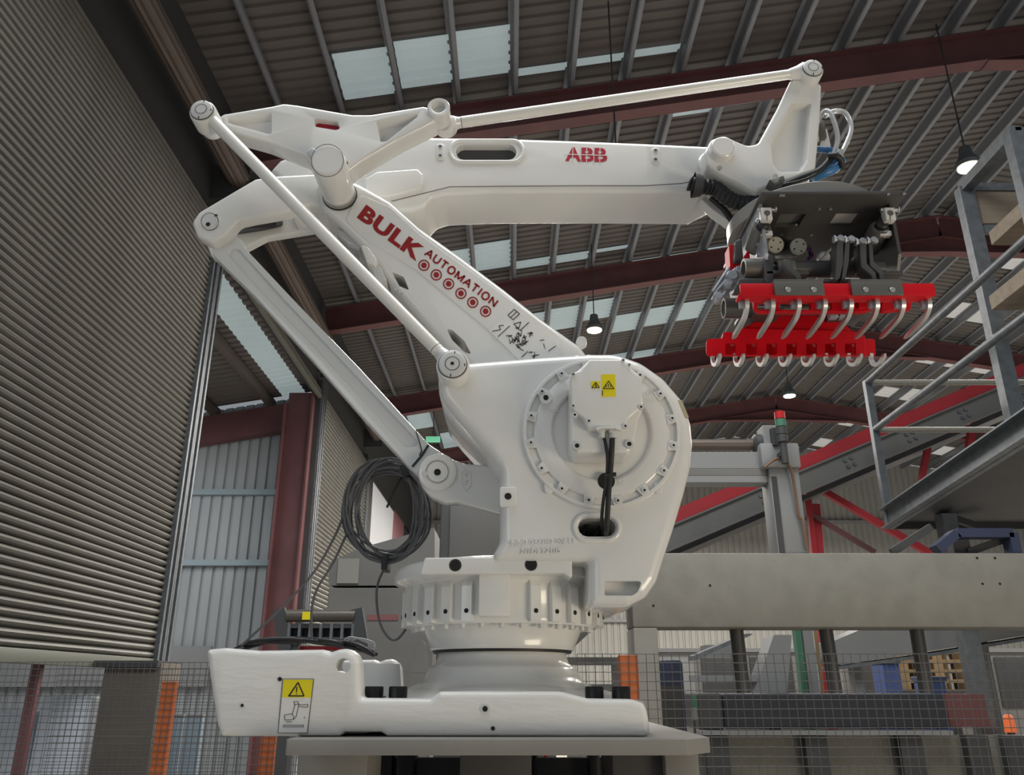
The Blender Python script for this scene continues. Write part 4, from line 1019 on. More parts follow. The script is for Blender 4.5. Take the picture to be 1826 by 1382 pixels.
# pneumatic cylinders with pale end caps
for i, (px, py) in enumerate(((1382, 437), (1423, 440))):
    p = P(px, py, 2.36); ax = Vector((0, -.92, -.39)).normalized()
    bm = NB(); lathe_axis(bm, p - ax * .16, ax, [(0, .029), (.155, .029), (.16, .026)], 28); cy = part('air_cylinder', bm, DSTEEL, GR)
    bm = NB(); lathe_axis(bm, p, ax, [(0, .0275), (.006, .0275), (.009, .024), (.009, .001)], 28); part('end_cap', bm, mat('cap_cream%d' % i, srgb(188, 184, 168), .4), cy)
    bm = NB(); u = Vector((1, 0, 0)); v = ax.cross(u)
    for k in range(4):
        a = k * math.pi / 2 + .5; q = p + ax * .0092 + (u * math.cos(a) + v * math.sin(a)) * .017; cyl(bm, q, q + ax * .001, .0028, 8)
    part('cap_screws', bm, HOLE, cy, 0, stuff=True)
bm = NB(); tube(bm, spline([P(1375, 422, 2.4), P(1392, 425, 2.4), P(1408, 432, 2.4), P(1440, 440, 2.42), P(1445, 455, 2.42)], 6), .006, 8); part('air_hose', bm, BLACK, GR)
bm = NB(); tube(bm, spline([P(1432, 438, 2.42), P(1444, 448, 2.42), P(1448, 456, 2.42), P(1440, 462, 2.42)], 6), .006, 8); part('air_hose', bm, PURPLE, GR)
bm = NB(); p = P(1466, 460, 2.42); lathe_axis(bm, p, (0, -.92, -.39), [(0, .02), (.02, .02), (.024, .017), (.024, .001)], 20); part('end_cap', bm, CAPW, GR)
bm = NB()
for a, b in (((1485, 440), (1462, 466)), ((1530, 452), (1517, 466)), ((1478, 446), (1472, 452))): cyl(bm, P(a[0], a[1], 2.38), P(b[0], b[1], 2.38), .004, 8)
part('push_rod', bm, SCREW, GR, stuff=True)
# rotating tube, with open collars at the left
tz = P(1450, 480, 2.31).z
bm = NB(); cyl(bm, (P(1392, 480, 2.31).x, 2.31, tz), (P(1573, 480, 2.31).x, 2.31, tz), .0275, 32); part('pivot_tube', bm, DSTEEL, GR)
for px, L_ in ((1325, .06), (1382, .055)):
    x0_ = P(px, 478, 2.31).x
    bm = NB(); lathe_axis(bm, (x0_, 2.31, tz), (1, 0, 0), [(.03, .023), (0, .025), (0, .034), (L_, .034), (L_, .02)], 32, cap=False); co_ = part('tube_collar', bm, GPLATE, GR)
    bm = NB(); cyl(bm, (x0_ + .02, 2.31, tz), (x0_ + .025, 2.31, tz), .024, 20); part('collar_bore', bm, HOLE, co_)
bm = NB(); cyl(bm, (P(1345, 480, 2.31).x, 2.31, tz + .01), (P(1395, 480, 2.31).x, 2.31, tz + .01), .008, 12); cyl(bm, (P(1345, 480, 2.31).x, 2.31, tz - .01), (P(1395, 480, 2.31).x, 2.31, tz - .01), .008, 12); part('shaft', bm, SCREW, GR, stuff=True)
bm = plate([(1362, 458, 4), (1378, 454, 4), (1380, 496, 8), (1374, 508, 4), (1364, 500, 4)], 2.27, .02, .002); part('arm_plate', bm, DSTEEL, GR)
bm = plate([(1318, 496, 3), (1366, 496, 3), (1368, 507, 2), (1316, 507, 2)], 2.28, .08, .003); part('collar_base', bm, DSTEEL, GR)
# pivot arms
for pts in ([(1396, 462, 6), (1408, 462, 4), (1414, 476, 8), (1428, 490, 8), (1431, 514, 3), (1424, 516, 3), (1421, 496, 8), (1406, 482, 8), (1398, 474, 4)],
            [(1493, 424, 5), (1504, 424, 5), (1504, 468, 6), (1498, 496, 6), (1490, 500, 3), (1492, 468, 6)],
            [(1508, 424, 5), (1516, 426, 5), (1514, 466, 6), (1508, 496, 6), (1501, 500, 3), (1505, 466, 6)],
            [(1533, 430, 5), (1545, 428, 5), (1546, 470, 8), (1562, 486, 8), (1566, 514, 3), (1558, 514, 3), (1555, 492, 8), (1536, 476, 8)],
            [(1549, 430, 5), (1556, 430, 5), (1558, 466, 8), (1574, 482, 8), (1580, 514, 3), (1573, 515, 3), (1568, 488, 8), (1552, 474, 8)]):
    bm = plate(pts, 2.215, .05, .002); part('pivot_arm', bm, DSTEEL, GR, 30)
for px, py in ((1497, 427), (1516, 428), (1536, 432), (1556, 430)):
    bm = NB(); p = P(px, py, 2.22); cyl(bm, p + Vector((-.014, 0, 0)), p + Vector((.014, 0, 0)), .009, 12); cyl(bm, p + Vector((-.019, 0, 0)), p + Vector((-.014, 0, 0)), .013, 6); cyl(bm, p + Vector((.0, -.012, 0)), p + Vector((.0, .0, 0)), .010, 12); part('clevis_bolt', bm, STEEL, GR, stuff=True)
bm = plate([(1468, 497, 1), (1540, 497, 1), (1540, 502, 1), (1468, 502, 1)], 2.24, .1, .001); part('arm_foot', bm, DSTEEL, GR, 0)

# jaws: red bar, grey clamping plates, bent aluminium fingers
def finger(parent, x, y, z0, sgn, name='finger', L1=.045, L2=.19, w_=.013, pitch_=0):
    bm = NB(); pr = spline([(x, y, z0), (x, y - sgn * .004, z0 - L1 * .7), (x, y + sgn * .012, z0 - L1 * 1.25), (x, y + sgn * .05, z0 - L1 * 1.62), (x, y + sgn * L2, z0 - L1 * 1.8 - pitch_)], 4)
    rr = []
    for i, p in enumerate(pr):
        d = (pr[min(i + 1, len(pr) - 1)] - pr[max(i - 1, 0)]).normalized(); n_ = d.cross(Vector((1, 0, 0))); e = i == len(pr) - 1
        h = .0065 if not e else .002
        rr.append([bm.verts.new(p + Vector((sx * w_ / 2 * (1 if not e else .6), 0, 0)) + n_ * sn * h) for sx, sn in ((-1, -1), (1, -1), (1, 1), (-1, 1))])
    for A, B in zip(rr, rr[1:]):
        for k in range(4):
            j = (k + 1) % 4; bm.faces.new((A[k], A[j], B[j], B[k]))
    bm.faces.new(rr[0][::-1]); bm.faces.new(rr[-1])
    return part(name, bm, ALU, parent, 40)
YJ = 2.20
zt_, zb_ = P(1490, 505, YJ).z, P(1490, 527, YJ).z
xa, xb = P(1321, 516, YJ).x, P(1668, 516, YJ).x
bm = NB(); box(bm, (xa, YJ, zb_), (xb, YJ + .012, zt_), .002); box(bm, (xa - .004, YJ + .012, zb_ + .0), (xb - .01, YJ + .05, zb_ + .012), .002); jaw = part('near_jaw_bar', bm, RED, GR, 30)
for a, b in ((1380, 1468), (1517, 1608)):
    x0_, x1_ = P(a, 516, YJ).x, P(b, 516, YJ).x
    bm = NB(); box(bm, (x0_, YJ - .009, zb_ - .001), (x1_, YJ - .0005, zt_ + .003), .0015); box(bm, (x0_, YJ - .009, zt_ + .002), (x1_, YJ + .05, zt_ + .009), .001); cp = part('clamping_plate', bm, GPLATE, GR, 30)
    for k in (.26, .78):
        q = Vector((x0_ + (x1_ - x0_) * k, YJ - .009, zb_ + .014)); bm = NB(); lathe_axis(bm, q, (0, -1, 0), [(0, .0085), (.004, .0085), (.006, .007)], 12); part('plate_bolt', bm, SCREW, cp)
for i in range(8):
    x = xa + .022 + (xb - xa - .034) * i / 7
    finger(GR, x, YJ + .03, zb_ + .01, 1, L1=.034, L2=.175, w_=.0125)
    bm = NB(); box(bm, (x - .019, YJ + .032, zb_ - .022), (x - .002, YJ + .05, zb_ + .002), .002); part('finger_clip', bm, STEEL, GR, 30)
# red channel behind the near fingers
chan = plate([(1343, 522, 2), (1545, 522, 2), (1558, 530, 3), (1556, 552, 5), (1540, 556, 5), (1352, 556, 6), (1345, 548, 4)], 2.31, .02, .002)
chan = boolean(chan, [plate([(a, 530, 2), (b, 530, 2), (b, 545, 3), (a, 545, 3)], 2.28, .08, 0, bevb=0) for a, b in ((1356, 1386), (1394, 1452), (1462, 1490))])
part('red_channel', chan, RED, GR, 0)
for a, b in ((1352, 1392), (1392, 1458), (1456, 1492)):
    bm = plate([(a, 529), (b, 529), (b, 546), (a, 546)], 2.36, .01, 0, bevb=0, r=1); part('cylinder_body', bm, STEEL if a != 1392 else MDARK, GR, 0)
for pts in ([(1534, 526, 3), (1550, 526, 3), (1556, 548, 4), (1530, 550, 4)], [(1576, 526, 4), (1592, 526, 4), (1596, 538, 8), (1608, 552, 4), (1570, 556, 6)], [(1606, 530, 4), (1620, 528, 3), (1626, 540, 6), (1624, 552, 4), (1606, 556, 4)]):
    bm = plate(pts, 2.30, .02, .002); part('red_lug', bm, RED, GR, 0)
# far jaw
YK = 2.60
comb = plate([(1260, 604, 8), (1288, 603, 2), (1290, 592, 3), (1312, 592, 4), (1320, 585, 5), (1520, 590, 5), (1538, 594, 4), (1543, 600, 3), (1544, 634, 4), (1260, 634, 8)], YK, .012, .002)
cutp = []
for i, px in enumerate((1306, 1344, 1380, 1416, 1452, 1486, 1522)):
    cutp.append(plate([(px - 9, 605, 3), (px + 10, 605, 3), (px + 10, 627, 3), (px - 9, 627, 3)], YK - .03, .1, 0, bevb=0))
comb = boolean(comb, cutp); part('far_jaw_comb', comb, RED, GR, 0)
bm = plate([(1264, 604), (1560, 604), (1562, 634), (1262, 634)], YK + .04, .012, .002); part('far_jaw_bar', bm, RED, GR, 0)
bm = NB()
for px in (1306, 1344, 1380, 1416, 1452, 1486, 1522):
    p = P(px, 615, YK + .038); cyl(bm, p, p + Vector((0, .01, 0)), .007, 10)
part('comb_bolts', bm, SCREW, GR, stuff=True)
bm = plate([(1320, 586, 3), (1346, 574, 4), (1362, 558, 4), (1500, 560, 4), (1508, 578, 4), (1520, 590, 3)], YK + .03, .012, .002); part('red_web', bm, RED, GR, 0)
zk = P(1400, 634, YK).z
xk0, xk1 = P(1272, 634, YK).x, P(1556, 634, YK).x
for i in range(8):
    x = xk0 + (xk1 - xk0) * i / 7
    finger(GR, x, YK + .01, zk + .012, -1, L1=.036, L2=.10, w_=.012, pitch_=-.022)
# cluster at the left side
bm = plate([(1300, 436, 2), (1312, 434, 2), (1313, 470, 2), (1322, 464, 2), (1323, 478, 2), (1302, 476, 2)], 2.42, .06, .002); part('red_side_plate', bm, RED, GR, 0)
bm = plate([(1327, 456, 2), (1336, 443, 2), (1338, 462, 2)], 2.36, .03, .002); part('red_side_plate', bm, RED, GR, 0)
bm = plate([(1311, 430, 4), (1322, 424, 4), (1326, 462, 4), (1310, 464, 4)], 2.38, .03, .003); part('link_bracket', bm, DSTEEL, GR)
for a, b, r_ in (((1312, 480), (1276, 522), .007), ((1322, 490), (1288, 530), .009), ((1300, 478), (1272, 520), .006), ((1290, 500), (1310, 520), .006)):
    bm = NB(); cyl(bm, P(a[0], a[1], 2.42), P(b[0], b[1], 2.42), r_, 10); part('side_rod', bm, STEEL, GR)
for px, py, r_ in ((1277, 536, .016), (1302, 500, .02), (1316, 490, .017), (1296, 512, .014)):
    bm = NB(); lathe_axis(bm, P(px, py, 2.42), (0, -1, .1), [(0, r_), (.03, r_), (.035, r_ * .8), (.035, r_ * .4)], 16); part('side_fitting', bm, STEEL, GR)
bm = NB(); lathe_axis(bm, (P(1290, 550, 2.55).x, 2.55, P(1290, 550, 2.55).z), (1, 0, 0), [(.02, .024), (0, .028), (0, .036), (.08, .036)], 28, cap=False); part('tube_collar', bm, DSTEEL, GR)
bm = NB(); lathe_axis(bm, (P(1316, 548, 2.56).x, 2.55, P(1290, 550, 2.55).z), (1, 0, 0), [(0, .034), (.04, .034), (.04, .01)], 28); part('tube_collar', bm, BLACK, GR)
bm = NB(); cyl(bm, (P(1292, 548, 2.55).x, 2.55, P(1290, 550, 2.55).z), (P(1480, 548, 2.55).x, 2.55, P(1290, 550, 2.55).z), .024, 24); part('pivot_tube', bm, DSTEEL, GR)
for px in (1500, 1488):
    bm = NB(); p = P(px, 562, 2.5); box(bm, p - Vector((.018, .01, .012)), p + Vector((.018, .02, .014)), .004); part('side_fitting', bm, STEEL, GR)

# ================================================================== PEDESTAL
ZP = EYE - .118
PD = thing('robot_pedestal', 'grey steel pedestal with thick octagonal plate carrying the robot', 'pedestal', (-.05, 2.7, 0))
xl, xr = P(512, 1322, 2.15).x, P(1225, 1322, 2.15).x
bm = prism([(xl, 2.15, .002), (xr, 2.15, .002), (xr + .075, 2.24, .002), (xr + .075, 3.2, .002), (xr, 3.3, .002), (xl, 3.3, .002), (xl - .004, 3.2, .002), (xl - .004, 2.16, .002)], 0, .036, .002, 2)
for v in bm.verts: v.co = Vector((v.co.x, v.co.z, ZP - .002 - v.co.y))
part('top_plate', bm, PED, PD, 30)
for a, b, y0_, y1_, m_ in ((530, 655, 2.35, 2.6, PED), (820, 948, 2.5, 2.8, PEDD), (1092, 1186, 2.4, 2.7, PEDD), (1186, 1246, 2.36, 2.66, PED)):
    bm = NB(); box(bm, (P(a, 1360, y0_).x, y0_, 0), (P(b, 1360, y0_).x, y1_, ZP - .038), .004); part('pedestal_column', bm, m_, PD, 30)
for a, b in ((655, 700), (706, 740), (1050, 1070), (948, 958)):
    bm = NB(); box(bm, (P(a, 1360, 2.9).x, 2.9, .6), (P(b, 1360, 2.9).x, 3.0, ZP - .038), .01); part('cable_duct', bm, BLACK, PD, 30)
bm = NB(); box(bm, (xl + .1, 2.95, ZP - .16), (xr - .05, 3.0, ZP - .105)); part('rear_rail', bm, BLACK, PD, 0)
bm = NB(); box(bm, (xl + .05, 3.1, 0), (xr, 3.15, ZP - .16)); part('rear_panel', bm, PEDD, PD, 0)

# ================================================================== CABLES
CO = thing('cable_coil', 'coiled grey cable hanging by a black tie from the lower lever joint', 'cable', P(690, 912, 2.72))
for i in range(15):
    cx_, cy_ = 690 + random.uniform(-9, 9), 912 + random.uniform(-7, 7); rx, ry = random.uniform(58, 78), random.uniform(74, 92); ph = random.uniform(0, 6)
    pts = [P(cx_ + rx * math.cos(a) + 4 * math.sin(2 * a + ph), cy_ + ry * math.sin(a) + 4 * math.cos(3 * a + ph) * .6, 2.72 + .03 * math.sin(a + ph) + random.uniform(-.004, .004)) for a in [2 * math.pi * k / 44 for k in range(44)]]
    bm = NB(); tube(bm, pts, .0042, 7, closed=True); part('cable_loop', bm, CABLE, CO, 60)
for pts in ([(622, 890), (600, 950), (560, 1020), (500, 1086), (430, 1152)], [(628, 930), (596, 1000), (566, 1050), (556, 1090), (556, 1140)], [(687, 1010), (672, 1050), (676, 1105), (692, 1136), (708, 1140), (724, 1122)], [(742, 800), (728, 830), (708, 866), (690, 905)]):
    bm = NB(); tube(bm, spline([P(a, b, 2.74) for a, b in pts], 8), .0042, 7); part('cable_tail', bm, CABLE if pts[0][0] != 742 else BLACK, CO, 60)
bm = plate([(680, 990, 2), (692, 990, 2), (690, 1016, 2), (679, 1016, 2)], 2.68, .08, .004); part('tape_wrap', bm, BLACK, CO)
bm = plate([(712, 828, 2), (728, 826, 2), (732, 846, 2), (718, 850, 2)], 2.68, .08, .004); part('tape_wrap', bm, BLACK, CO)
CB = thing('cable_bundle', 'tangle of black cables lying on the back of the robot base', 'cables', P(540, 1150, 2.95))
for i in range(11):
    j = lambda s=6: random.uniform(-s, s)
    pts = [(418 + j(), 1162), (450 + j(), 1148 + j(5)), (510 + j(), 1142 + j(4)), (580 + j(), 1144 + j(4)), (630 + j(), 1152 + j(4)), (668 + j(), 1166 + j(3))]
    bm = NB(); tube(bm, spline([P(a, b, 2.95 + j(3) * .02) for a, b in pts], 6), .0065, 7); part('cable', bm, BLACK, CB, 60)
for i in range(5):
    pts = [(610 + random.uniform(-8, 8), 1150), (625, 1142 + random.uniform(-8, 3)), (650 + random.uniform(-6, 6), 1138 + random.uniform(-6, 8)), (668, 1152 + random.uniform(-5, 5)), (640 + random.uniform(-10, 10), 1160)]
    bm = NB(); tube(bm, spline([P(a, b, 2.95) for a, b in pts], 6), .0022, 6); part('thin_wire', bm, CAPW, CB, 60)
# ================================================================== MACHINES BEHIND THE ROBOT
def px_box(bm, x0, y0, x1, y1, Y, depth, bev=0):
    a = P(x0, (y0 + y1) / 2, Y).x; b = P(x1, (y0 + y1) / 2, Y).x; xm = (x0 + x1) / 2
    box(bm, (a, Y, P(xm, y1, Y).z), (b, Y + depth, P(xm, y0, Y).z), bev); return bm
def floor_box(bm, x0, x1, ytop, Y, depth, zlo=0, bev=0):
    ym = 1100; a = P(x0, ytop, Y).x; b = P(x1, ytop, Y).x
    box(bm, (a, Y, zlo), (b, Y + depth, P((x0 + x1) / 2, ytop, Y).z), bev); return bm

# pale grey portal frame in front
YG = 5.4
t = thing('portal_frame', 'wide light grey painted steel beam on posts right of the robot', 'steel frame', (P(1400, 1050, YG).x, YG, 0))
z1, z0 = P(1500, 986, YG).z, P(1500, 1119, YG).z
xL = P(1128, 1100, YG).x
bm = NB(); box(bm, (xL, YG, z0), (5.2, YG + .3, z1), .012); beam = part('beam', bm, FRAME, t, 30)
bm = NB(); box(bm, (xL, YG, 0), (xL + .155, YG + .3, z0), .01); part('post', bm, FRAME, t, 30)
bm = NB(); box(bm, (4.9, YG, 0), (5.2, YG + .3, z0), .01); part('post', bm, FRAME, t, 30)
bm = NB(); obox(bm, (xL - .02, YG + .2, z0 + .35), (xL - .75, YG + .9, z0 - .30), .1, .22); part('brace', bm, mat('brace_grey', srgb(150, 151, 152), .6, var=.2, scale=10), t, 0)
bm = NB()
for k in range(14):
    p = Vector((xL - .05, YG + .12, z0 + .31)).lerp(Vector((xL - .5, YG + .55, z0 - .08)), k / 13) ; cyl(bm, p + Vector((-.02, -.06, 0)), p + Vector((-.02, .0, 0)), .010, 8)
part('brace_holes', bm, HOLE, t, stuff=True)
bm = NB()
for px, py in ((1266, 1044), (1742, 995), (1774, 995), (1752, 1041), (1783, 1041), (1165, 1080)):
    p = P(px, py, YG); cyl(bm, p + Vector((0, -.002, 0)), p + Vector((0, .01, 0)), .008, 10)
part('bolt_holes', bm, HOLE, t, stuff=True)
for px0, px1 in ((1313, 1326), (1472, 1490), (1634, 1652)):
    bm = NB(); a = P(px0, 1122, 5.6); b = P(px1, 1236, 5.6); cyl(bm, a, b, .045, 14); part('hanging_rod', bm, mat('rod_dark%d' % px0, srgb(84, 82, 80), .4, metal=.4), t)

# inclined belt conveyor with red guard
YI = 9.0
t = thing('inclined_conveyor', 'long grey inclined belt conveyor with red top guard behind the robot', 'conveyor', (P(1000, 1000, YI).x, YI, 0))
a = P(600, 1180, YI); b = P(1880, 642, YI); d = (b - a).normalized(); up = Vector((-d.z, 0, d.x))
sc_ = (b - a).length / 1388.0
bm = NB(); obox(bm, a - up * 26 * sc_, b - up * 26 * sc_, .06, 38 * sc_, up); obox(bm, a - up * 8 * sc_ + Vector((0, -.04, 0)), b - up * 8 * sc_ + Vector((0, -.04, 0)), .06, 3 * sc_, up); obox(bm, a - up * 44 * sc_ + Vector((0, -.04, 0)), b - up * 44 * sc_ + Vector((0, -.04, 0)), .06, 3 * sc_, up); part('side_channel', bm, MGREY, t, 0)
bm = NB(); obox(bm, a + up * 5 * sc_ + Vector((0, .2, 0)), b + up * 5 * sc_ + Vector((0, .2, 0)), .3, 24 * sc_, up); part('belt_guard', bm, CONVR, t, 0)
bm = NB(); obox(bm, a - up * 50 * sc_ + Vector((0, .5, 0)), b - up * 50 * sc_ + Vector((0, .5, 0)), .9, 8 * sc_, up); part('return_belt', bm, MDARK, t, 0)
bm = NB(); obox(bm, a - up * 26 * sc_ + Vector((0, 1.0, 0)), b - up * 26 * sc_ + Vector((0, 1.0, 0)), .06, 38 * sc_, up); part('side_channel', bm, MDARK, t, 0)
for k in (.08, .17, .40, .55, .67, .76, .84, .93):
    for o_ in ((0, -20), (9, -20), (0, -32), (9, -32)):
        p = a.lerp(b, k) + d * o_[0] * sc_ * 1.4 + up * o_[1] * sc_ + Vector((0, -.03, 0))
        bm = NB(); cyl(bm, p, p - Vector((0, .02, 0)), .022, 8); part('channel_bolt', bm, GALV, t)
for (x0_, y0_, x1_, y1_, w_) in ((1452, 866, 1660, 988, 11), (1440, 880, 1452, 990, 9), (1448, 918, 1560, 985, 8), (1735, 745, 1726, 820, 12), (1655, 795, 1640, 870, 10)):
    bm = NB(); obox(bm, P(x0_, y0_, YI + .4), P(x1_, y1_, YI + .4), w_ * sc_, w_ * sc_); part('support_strut', bm, CONVR if w_ != 8 else RAFT, t, 0)
bm = NB(); obox(bm, P(1450, 900, YI + .5), (P(1450, 900, YI).x, YI + .5, 0), .12, .12); part('support_leg', bm, CONVR, t, 0)
bm = NB(); obox(bm, P(700, 1140, YI + .5), (P(700, 1140, YI).x, YI + .5, 0), .12, .12); part('support_leg', bm, CONVR, t, 0)

# pick-up gantry post with signal light
YO = 5.46; ZB = P(1500, 986, 5.4).z
t = thing('gantry_post', 'pale grey gantry post with crossbeams left of the stair platform', 'gantry', (P(1400, 900, YO).x, YO, 0))
xa_, xb_ = P(1378, 900, YO).x, P(1432, 900, YO).x
zt2 = P(1400, 792, YO).z
bm = NB(); box(bm, (xa_, YO, ZB), (xb_, YO + .2, P(1400, 835, YO).z), .008); part('post', bm, PALE, t, 30)
bm = NB(); box(bm, (xa_ - .05, YO - .03, P(1400, 835, YO).z), (xb_ + .01, YO + .22, zt2), .008); part('post_head', bm, PALE, t, 30)
bm = NB(); box(bm, (xa_ + .01, YO - .008, ZB + .01), (xa_ + .045, YO, P(1400, 850, YO).z)); part('guide_slot', bm, MDARK, t, 0)
bm = NB(); x_ = xb_ - .05
tube(bm, spline([(x_ - .2, YO - .05, zt2 - .18), (x_ - .1, YO - .06, zt2 - .12), (x_ - .02, YO - .05, zt2 - .2), (x_, YO - .03, zt2 - .5), (x_ + .02, YO - .03, 2.75), (x_ + .03, YO - .03, ZB + .02)], 6), .01, 8); part('post_cable', bm, mat('brown_cable', srgb(120, 92, 70), .6), t)
for y0_, y1_, m_ in ((803, 833, PALE), (846, 858, PALE), (833, 846, MGREY)):
    bm = NB(); box(bm, (P(900, 830, YO).x, YO + .04, P(1300, y1_, YO).z), (xa_, YO + .18, P(1300, y0_, YO).z), .004); part('crossbeam', bm, m_, t, 0)
bm = NB(); cyl(bm, (P(900, 786, YO).x, YO + .1, P(1300, 786, YO).z), (P(1352, 786, YO).x, YO + .1, P(1300, 786, YO).z), .04, 16); part('drive_shaft', bm, mat('shaft_brown', srgb(104, 92, 84), .45, metal=.3), t)
bm = NB(); lathe_axis(bm, (P(1348, 786, YO).x, YO + .1, P(1300, 786, YO).z), (1, 0, 0), [(0, .05), (.02, .075), (.06, .075), (.07, .06), (.10, .06)], 20); part('shaft_bearing', bm, MDARK, t)
bm = NB(); px_box(bm, 1362, 758, 1392, 800, YO, .15, .005); part('motor_plate', bm, PALE, t, 0)
bm = NB(); px_box(bm, 1377, 762, 1392, 794, YO - .05, .05, .005); part('terminal_box', bm, MDARK, t, 0)
sp = P(1397, 796, YO - .125)
t = thing('signal_light', 'small red and green signal tower light on the gantry post', 'signal light', sp)
bm = NB(); cyl(bm, sp + Vector((0, 0, -.12)), sp + Vector((0, 0, .03)), .025, 12); part('stem', bm, MDARK, t)
bm = NB(); box(bm, (sp.x - .02, sp.y, sp.z - .06), (sp.x + .02, YO - .03, sp.z - .03)); part('mount_bracket', bm, MDARK, t, 0)
for k, m_ in enumerate((MDARK, MDARK, GREEN, SLIGHTR)):
    bm = NB(); lathe_axis(bm, sp + Vector((0, 0, .03 + k * .055)), (0, 0, 1), [(0, .036), (.05, .036), (.053, .03)], 16); part('lens', bm, m_, t)

# stair platform with guard rails
XW = 3.73
t = thing('stair_platform', 'galvanised walkway platform with guard rails at the right edge', 'platform', (XW, 8, 0))
zp = EYE + 1.62; y0p, y1p = 4.6, 8.0
bm = NB(); obox(bm, (XW, y1p, EYE + 1.555), (XW, y0p, EYE + 1.84), .05, .2); obox(bm, (XW - .05, y1p, EYE + 1.645), (XW - .05, y0p, EYE + 1.93), .09, .014); obox(bm, (XW - .05, y1p, EYE + 1.465), (XW - .05, y0p, EYE + 1.75), .09, .014); part('side_channel', bm, GALV, t, 0)
bm = NB(); v = [bm.verts.new(p) for p in ((XW, y1p, EYE + 1.52), (6.2, y1p, EYE + 1.52), (6.2, y0p, EYE + 1.80), (XW, y0p, EYE + 1.80), (XW, y1p, EYE + 1.56), (6.2, y1p, EYE + 1.56), (6.2, y0p, EYE + 1.84), (XW, y0p, EYE + 1.84))]
for f in ((0, 1, 2, 3), (7, 6, 5, 4), (0, 4, 5, 1), (1, 5, 6, 2), (2, 6, 7, 3), (3, 7, 4, 0)): bm.faces.new([v[i] for i in f])
part('deck', bm, MDARK, t, 0)
bm = NB(); box(bm, (XW, y1p, EYE + 1.46), (6.2, y1p + .05, EYE + 1.66)); part('end_channel', bm, MDARK, t, 0)
for y in (8.0, 5.05):
    bm = NB(); obox(bm, (XW, y, EYE + 1.5), (XW, y, EYE + 3.02), .07, .07, (0, 1, 0)); part('rail_post', bm, GALV, t, 0)
for z_ in (3.0, 2.48):
    bm = NB(); cyl(bm, (XW, 8.0, EYE + z_), (XW, 4.4, EYE + z_ + .06), .035, 12); part('guard_rail', bm, GALV, t)
    bm = NB(); cyl(bm, (XW, 8.0, EYE + z_), (6.2, 8.0, EYE + z_), .03, 12); part('guard_rail', bm, mat('rail_pale%d' % int(z_ * 100), srgb(160, 156, 142), .5), t)
for x_ in (XW + .35, 5.6):
    bm = NB(); obox(bm, (x_, 7.6, 0), (x_, 7.6, EYE + 1.52), .14, .14, (0, 1, 0)); part('support_leg', bm, GALV, t, 0)
bm = NB(); obox(bm, P(1660, 910, 7.7), P(1760, 945, 7.7), .06, .06); part('support_leg', bm, MDARK, t, 0)

# tall tower with wooden boards
XT = 4.2
t = thing('boarded_tower', 'galvanised tower frame with wooden step boards at the right edge', 'scaffold tower', (XT, 6.4, EYE + 1.7))
pa = P(1720, 345, 6.46); pb = P(1806, 230, 5.66)
XT = pa.x
za = (pa.z + pb.z) / 2
bm = NB(); obox(bm, (XT, 6.46, EYE + 1.692), (XT, 6.46, za), .13, .1, (0, 1, 0)); part('tower_post', bm, GALV, t, 0)
bm = NB(); obox(bm, (XT, 5.66, EYE + 1.76), (XT, 5.66, za), .13, .1, (0, 1, 0)); part('tower_post', bm, GALV, t, 0)
bm = NB(); obox(bm, (XT, 6.46, za), (XT, 5.62, za), .1, .1); part('top_rail', bm, GALV, t, 0)
for y in (5.66, 6.46):
    bm = NB(); obox(bm, (XT, y, za), (5.6, y, za), .08, .08); part('top_rail', bm, GALV, t, 0)
bm = NB(); obox(bm, (XT + .1, 6.46, P(1740, 410, 6.46).z), (5.6, 6.46, P(1740, 410, 6.46).z), .05, .08); part('cross_rail', bm, GALV, t, 0)
bm = NB(); box(bm, (XT + .1, 6.44, P(1740, 400, 6.46).z), (5.6, 6.46, P(1740, 340, 6.46).z)); part('wooden_panel', bm, WOOD, t, 0)
for py in (425, 540):
    p = P(1765, py, 6.2); bm = NB(); box(bm, (p.x, 4.9, p.z - .07), (p.x + .9, 6.2, p.z + .06), .006); part('step_board', bm, WOOD, t, 0)
# blue frame on top of the beam
t = thing('blue_guard_frame', 'dark blue angled frame standing on the light grey beam', 'frame', P(1740, 985, 5.52))
bm = NB()
pts = [P(a, b, 5.52) for a, b in ((1668, 981), (1702, 952), (1800, 952))]
obox(bm, pts[0], pts[1], .1, .06); obox(bm, pts[1], pts[2] , .1, .06); obox(bm, pts[2], (pts[2].x, 5.52, ZB + .003), .06, .1, (0, 1, 0)); part('bent_tube', bm, NAVY, t, 0)
bm = NB(); px_box(bm, 1700, 958, 1730, 986, 5.6, .08); part('actuator_body', bm, MDARK, t, 0)
for a, b in (((1725, 985), (1790, 962)), ((1590, 985), (1660, 940))):
    bm = NB(); obox(bm, P(a[0], a[1], 5.6), P(b[0], b[1], 5.6), .04, .05); part('link_bar', bm, MDARK, t, 0)

# low machinery behind the fence on the right
t = thing('bag_conveyor', 'dark navy enclosed bag conveyor behind the mesh fence', 'conveyor', (P(1450, 1270, 7.0).x, 7.0, 0))
bm = NB(); px_box(bm, 1290, 1237, 1690, 1300, 7.0, 1.0, .02); part('housing', bm, NAVYD, t, 0)
bm = NB(); px_box(bm, 1246, 1236, 1290, 1302, 7.0, 1.0, .02); part('end_box', bm, MDARK, t, 0)
bm = NB(); px_box(bm, 1250, 1303, 1700, 1311, 6.9, .2); part('edge_rail', bm, PALE, t, 0)
for px in (1262, 1440, 1610, 1730, 1800):
    bm = NB(); px_box(bm, px, 1312, px + 40, 1400, 6.95, .1); part('frame_leg', bm, MDARK, t, 0)
bm = NB(); box(bm, (P(1240, 1350, 7.1).x, 7.1, 0), (6, 7.2, P(1500, 1311, 7.1).z)); part('skirt_panel', bm, FRAME, t, 0)
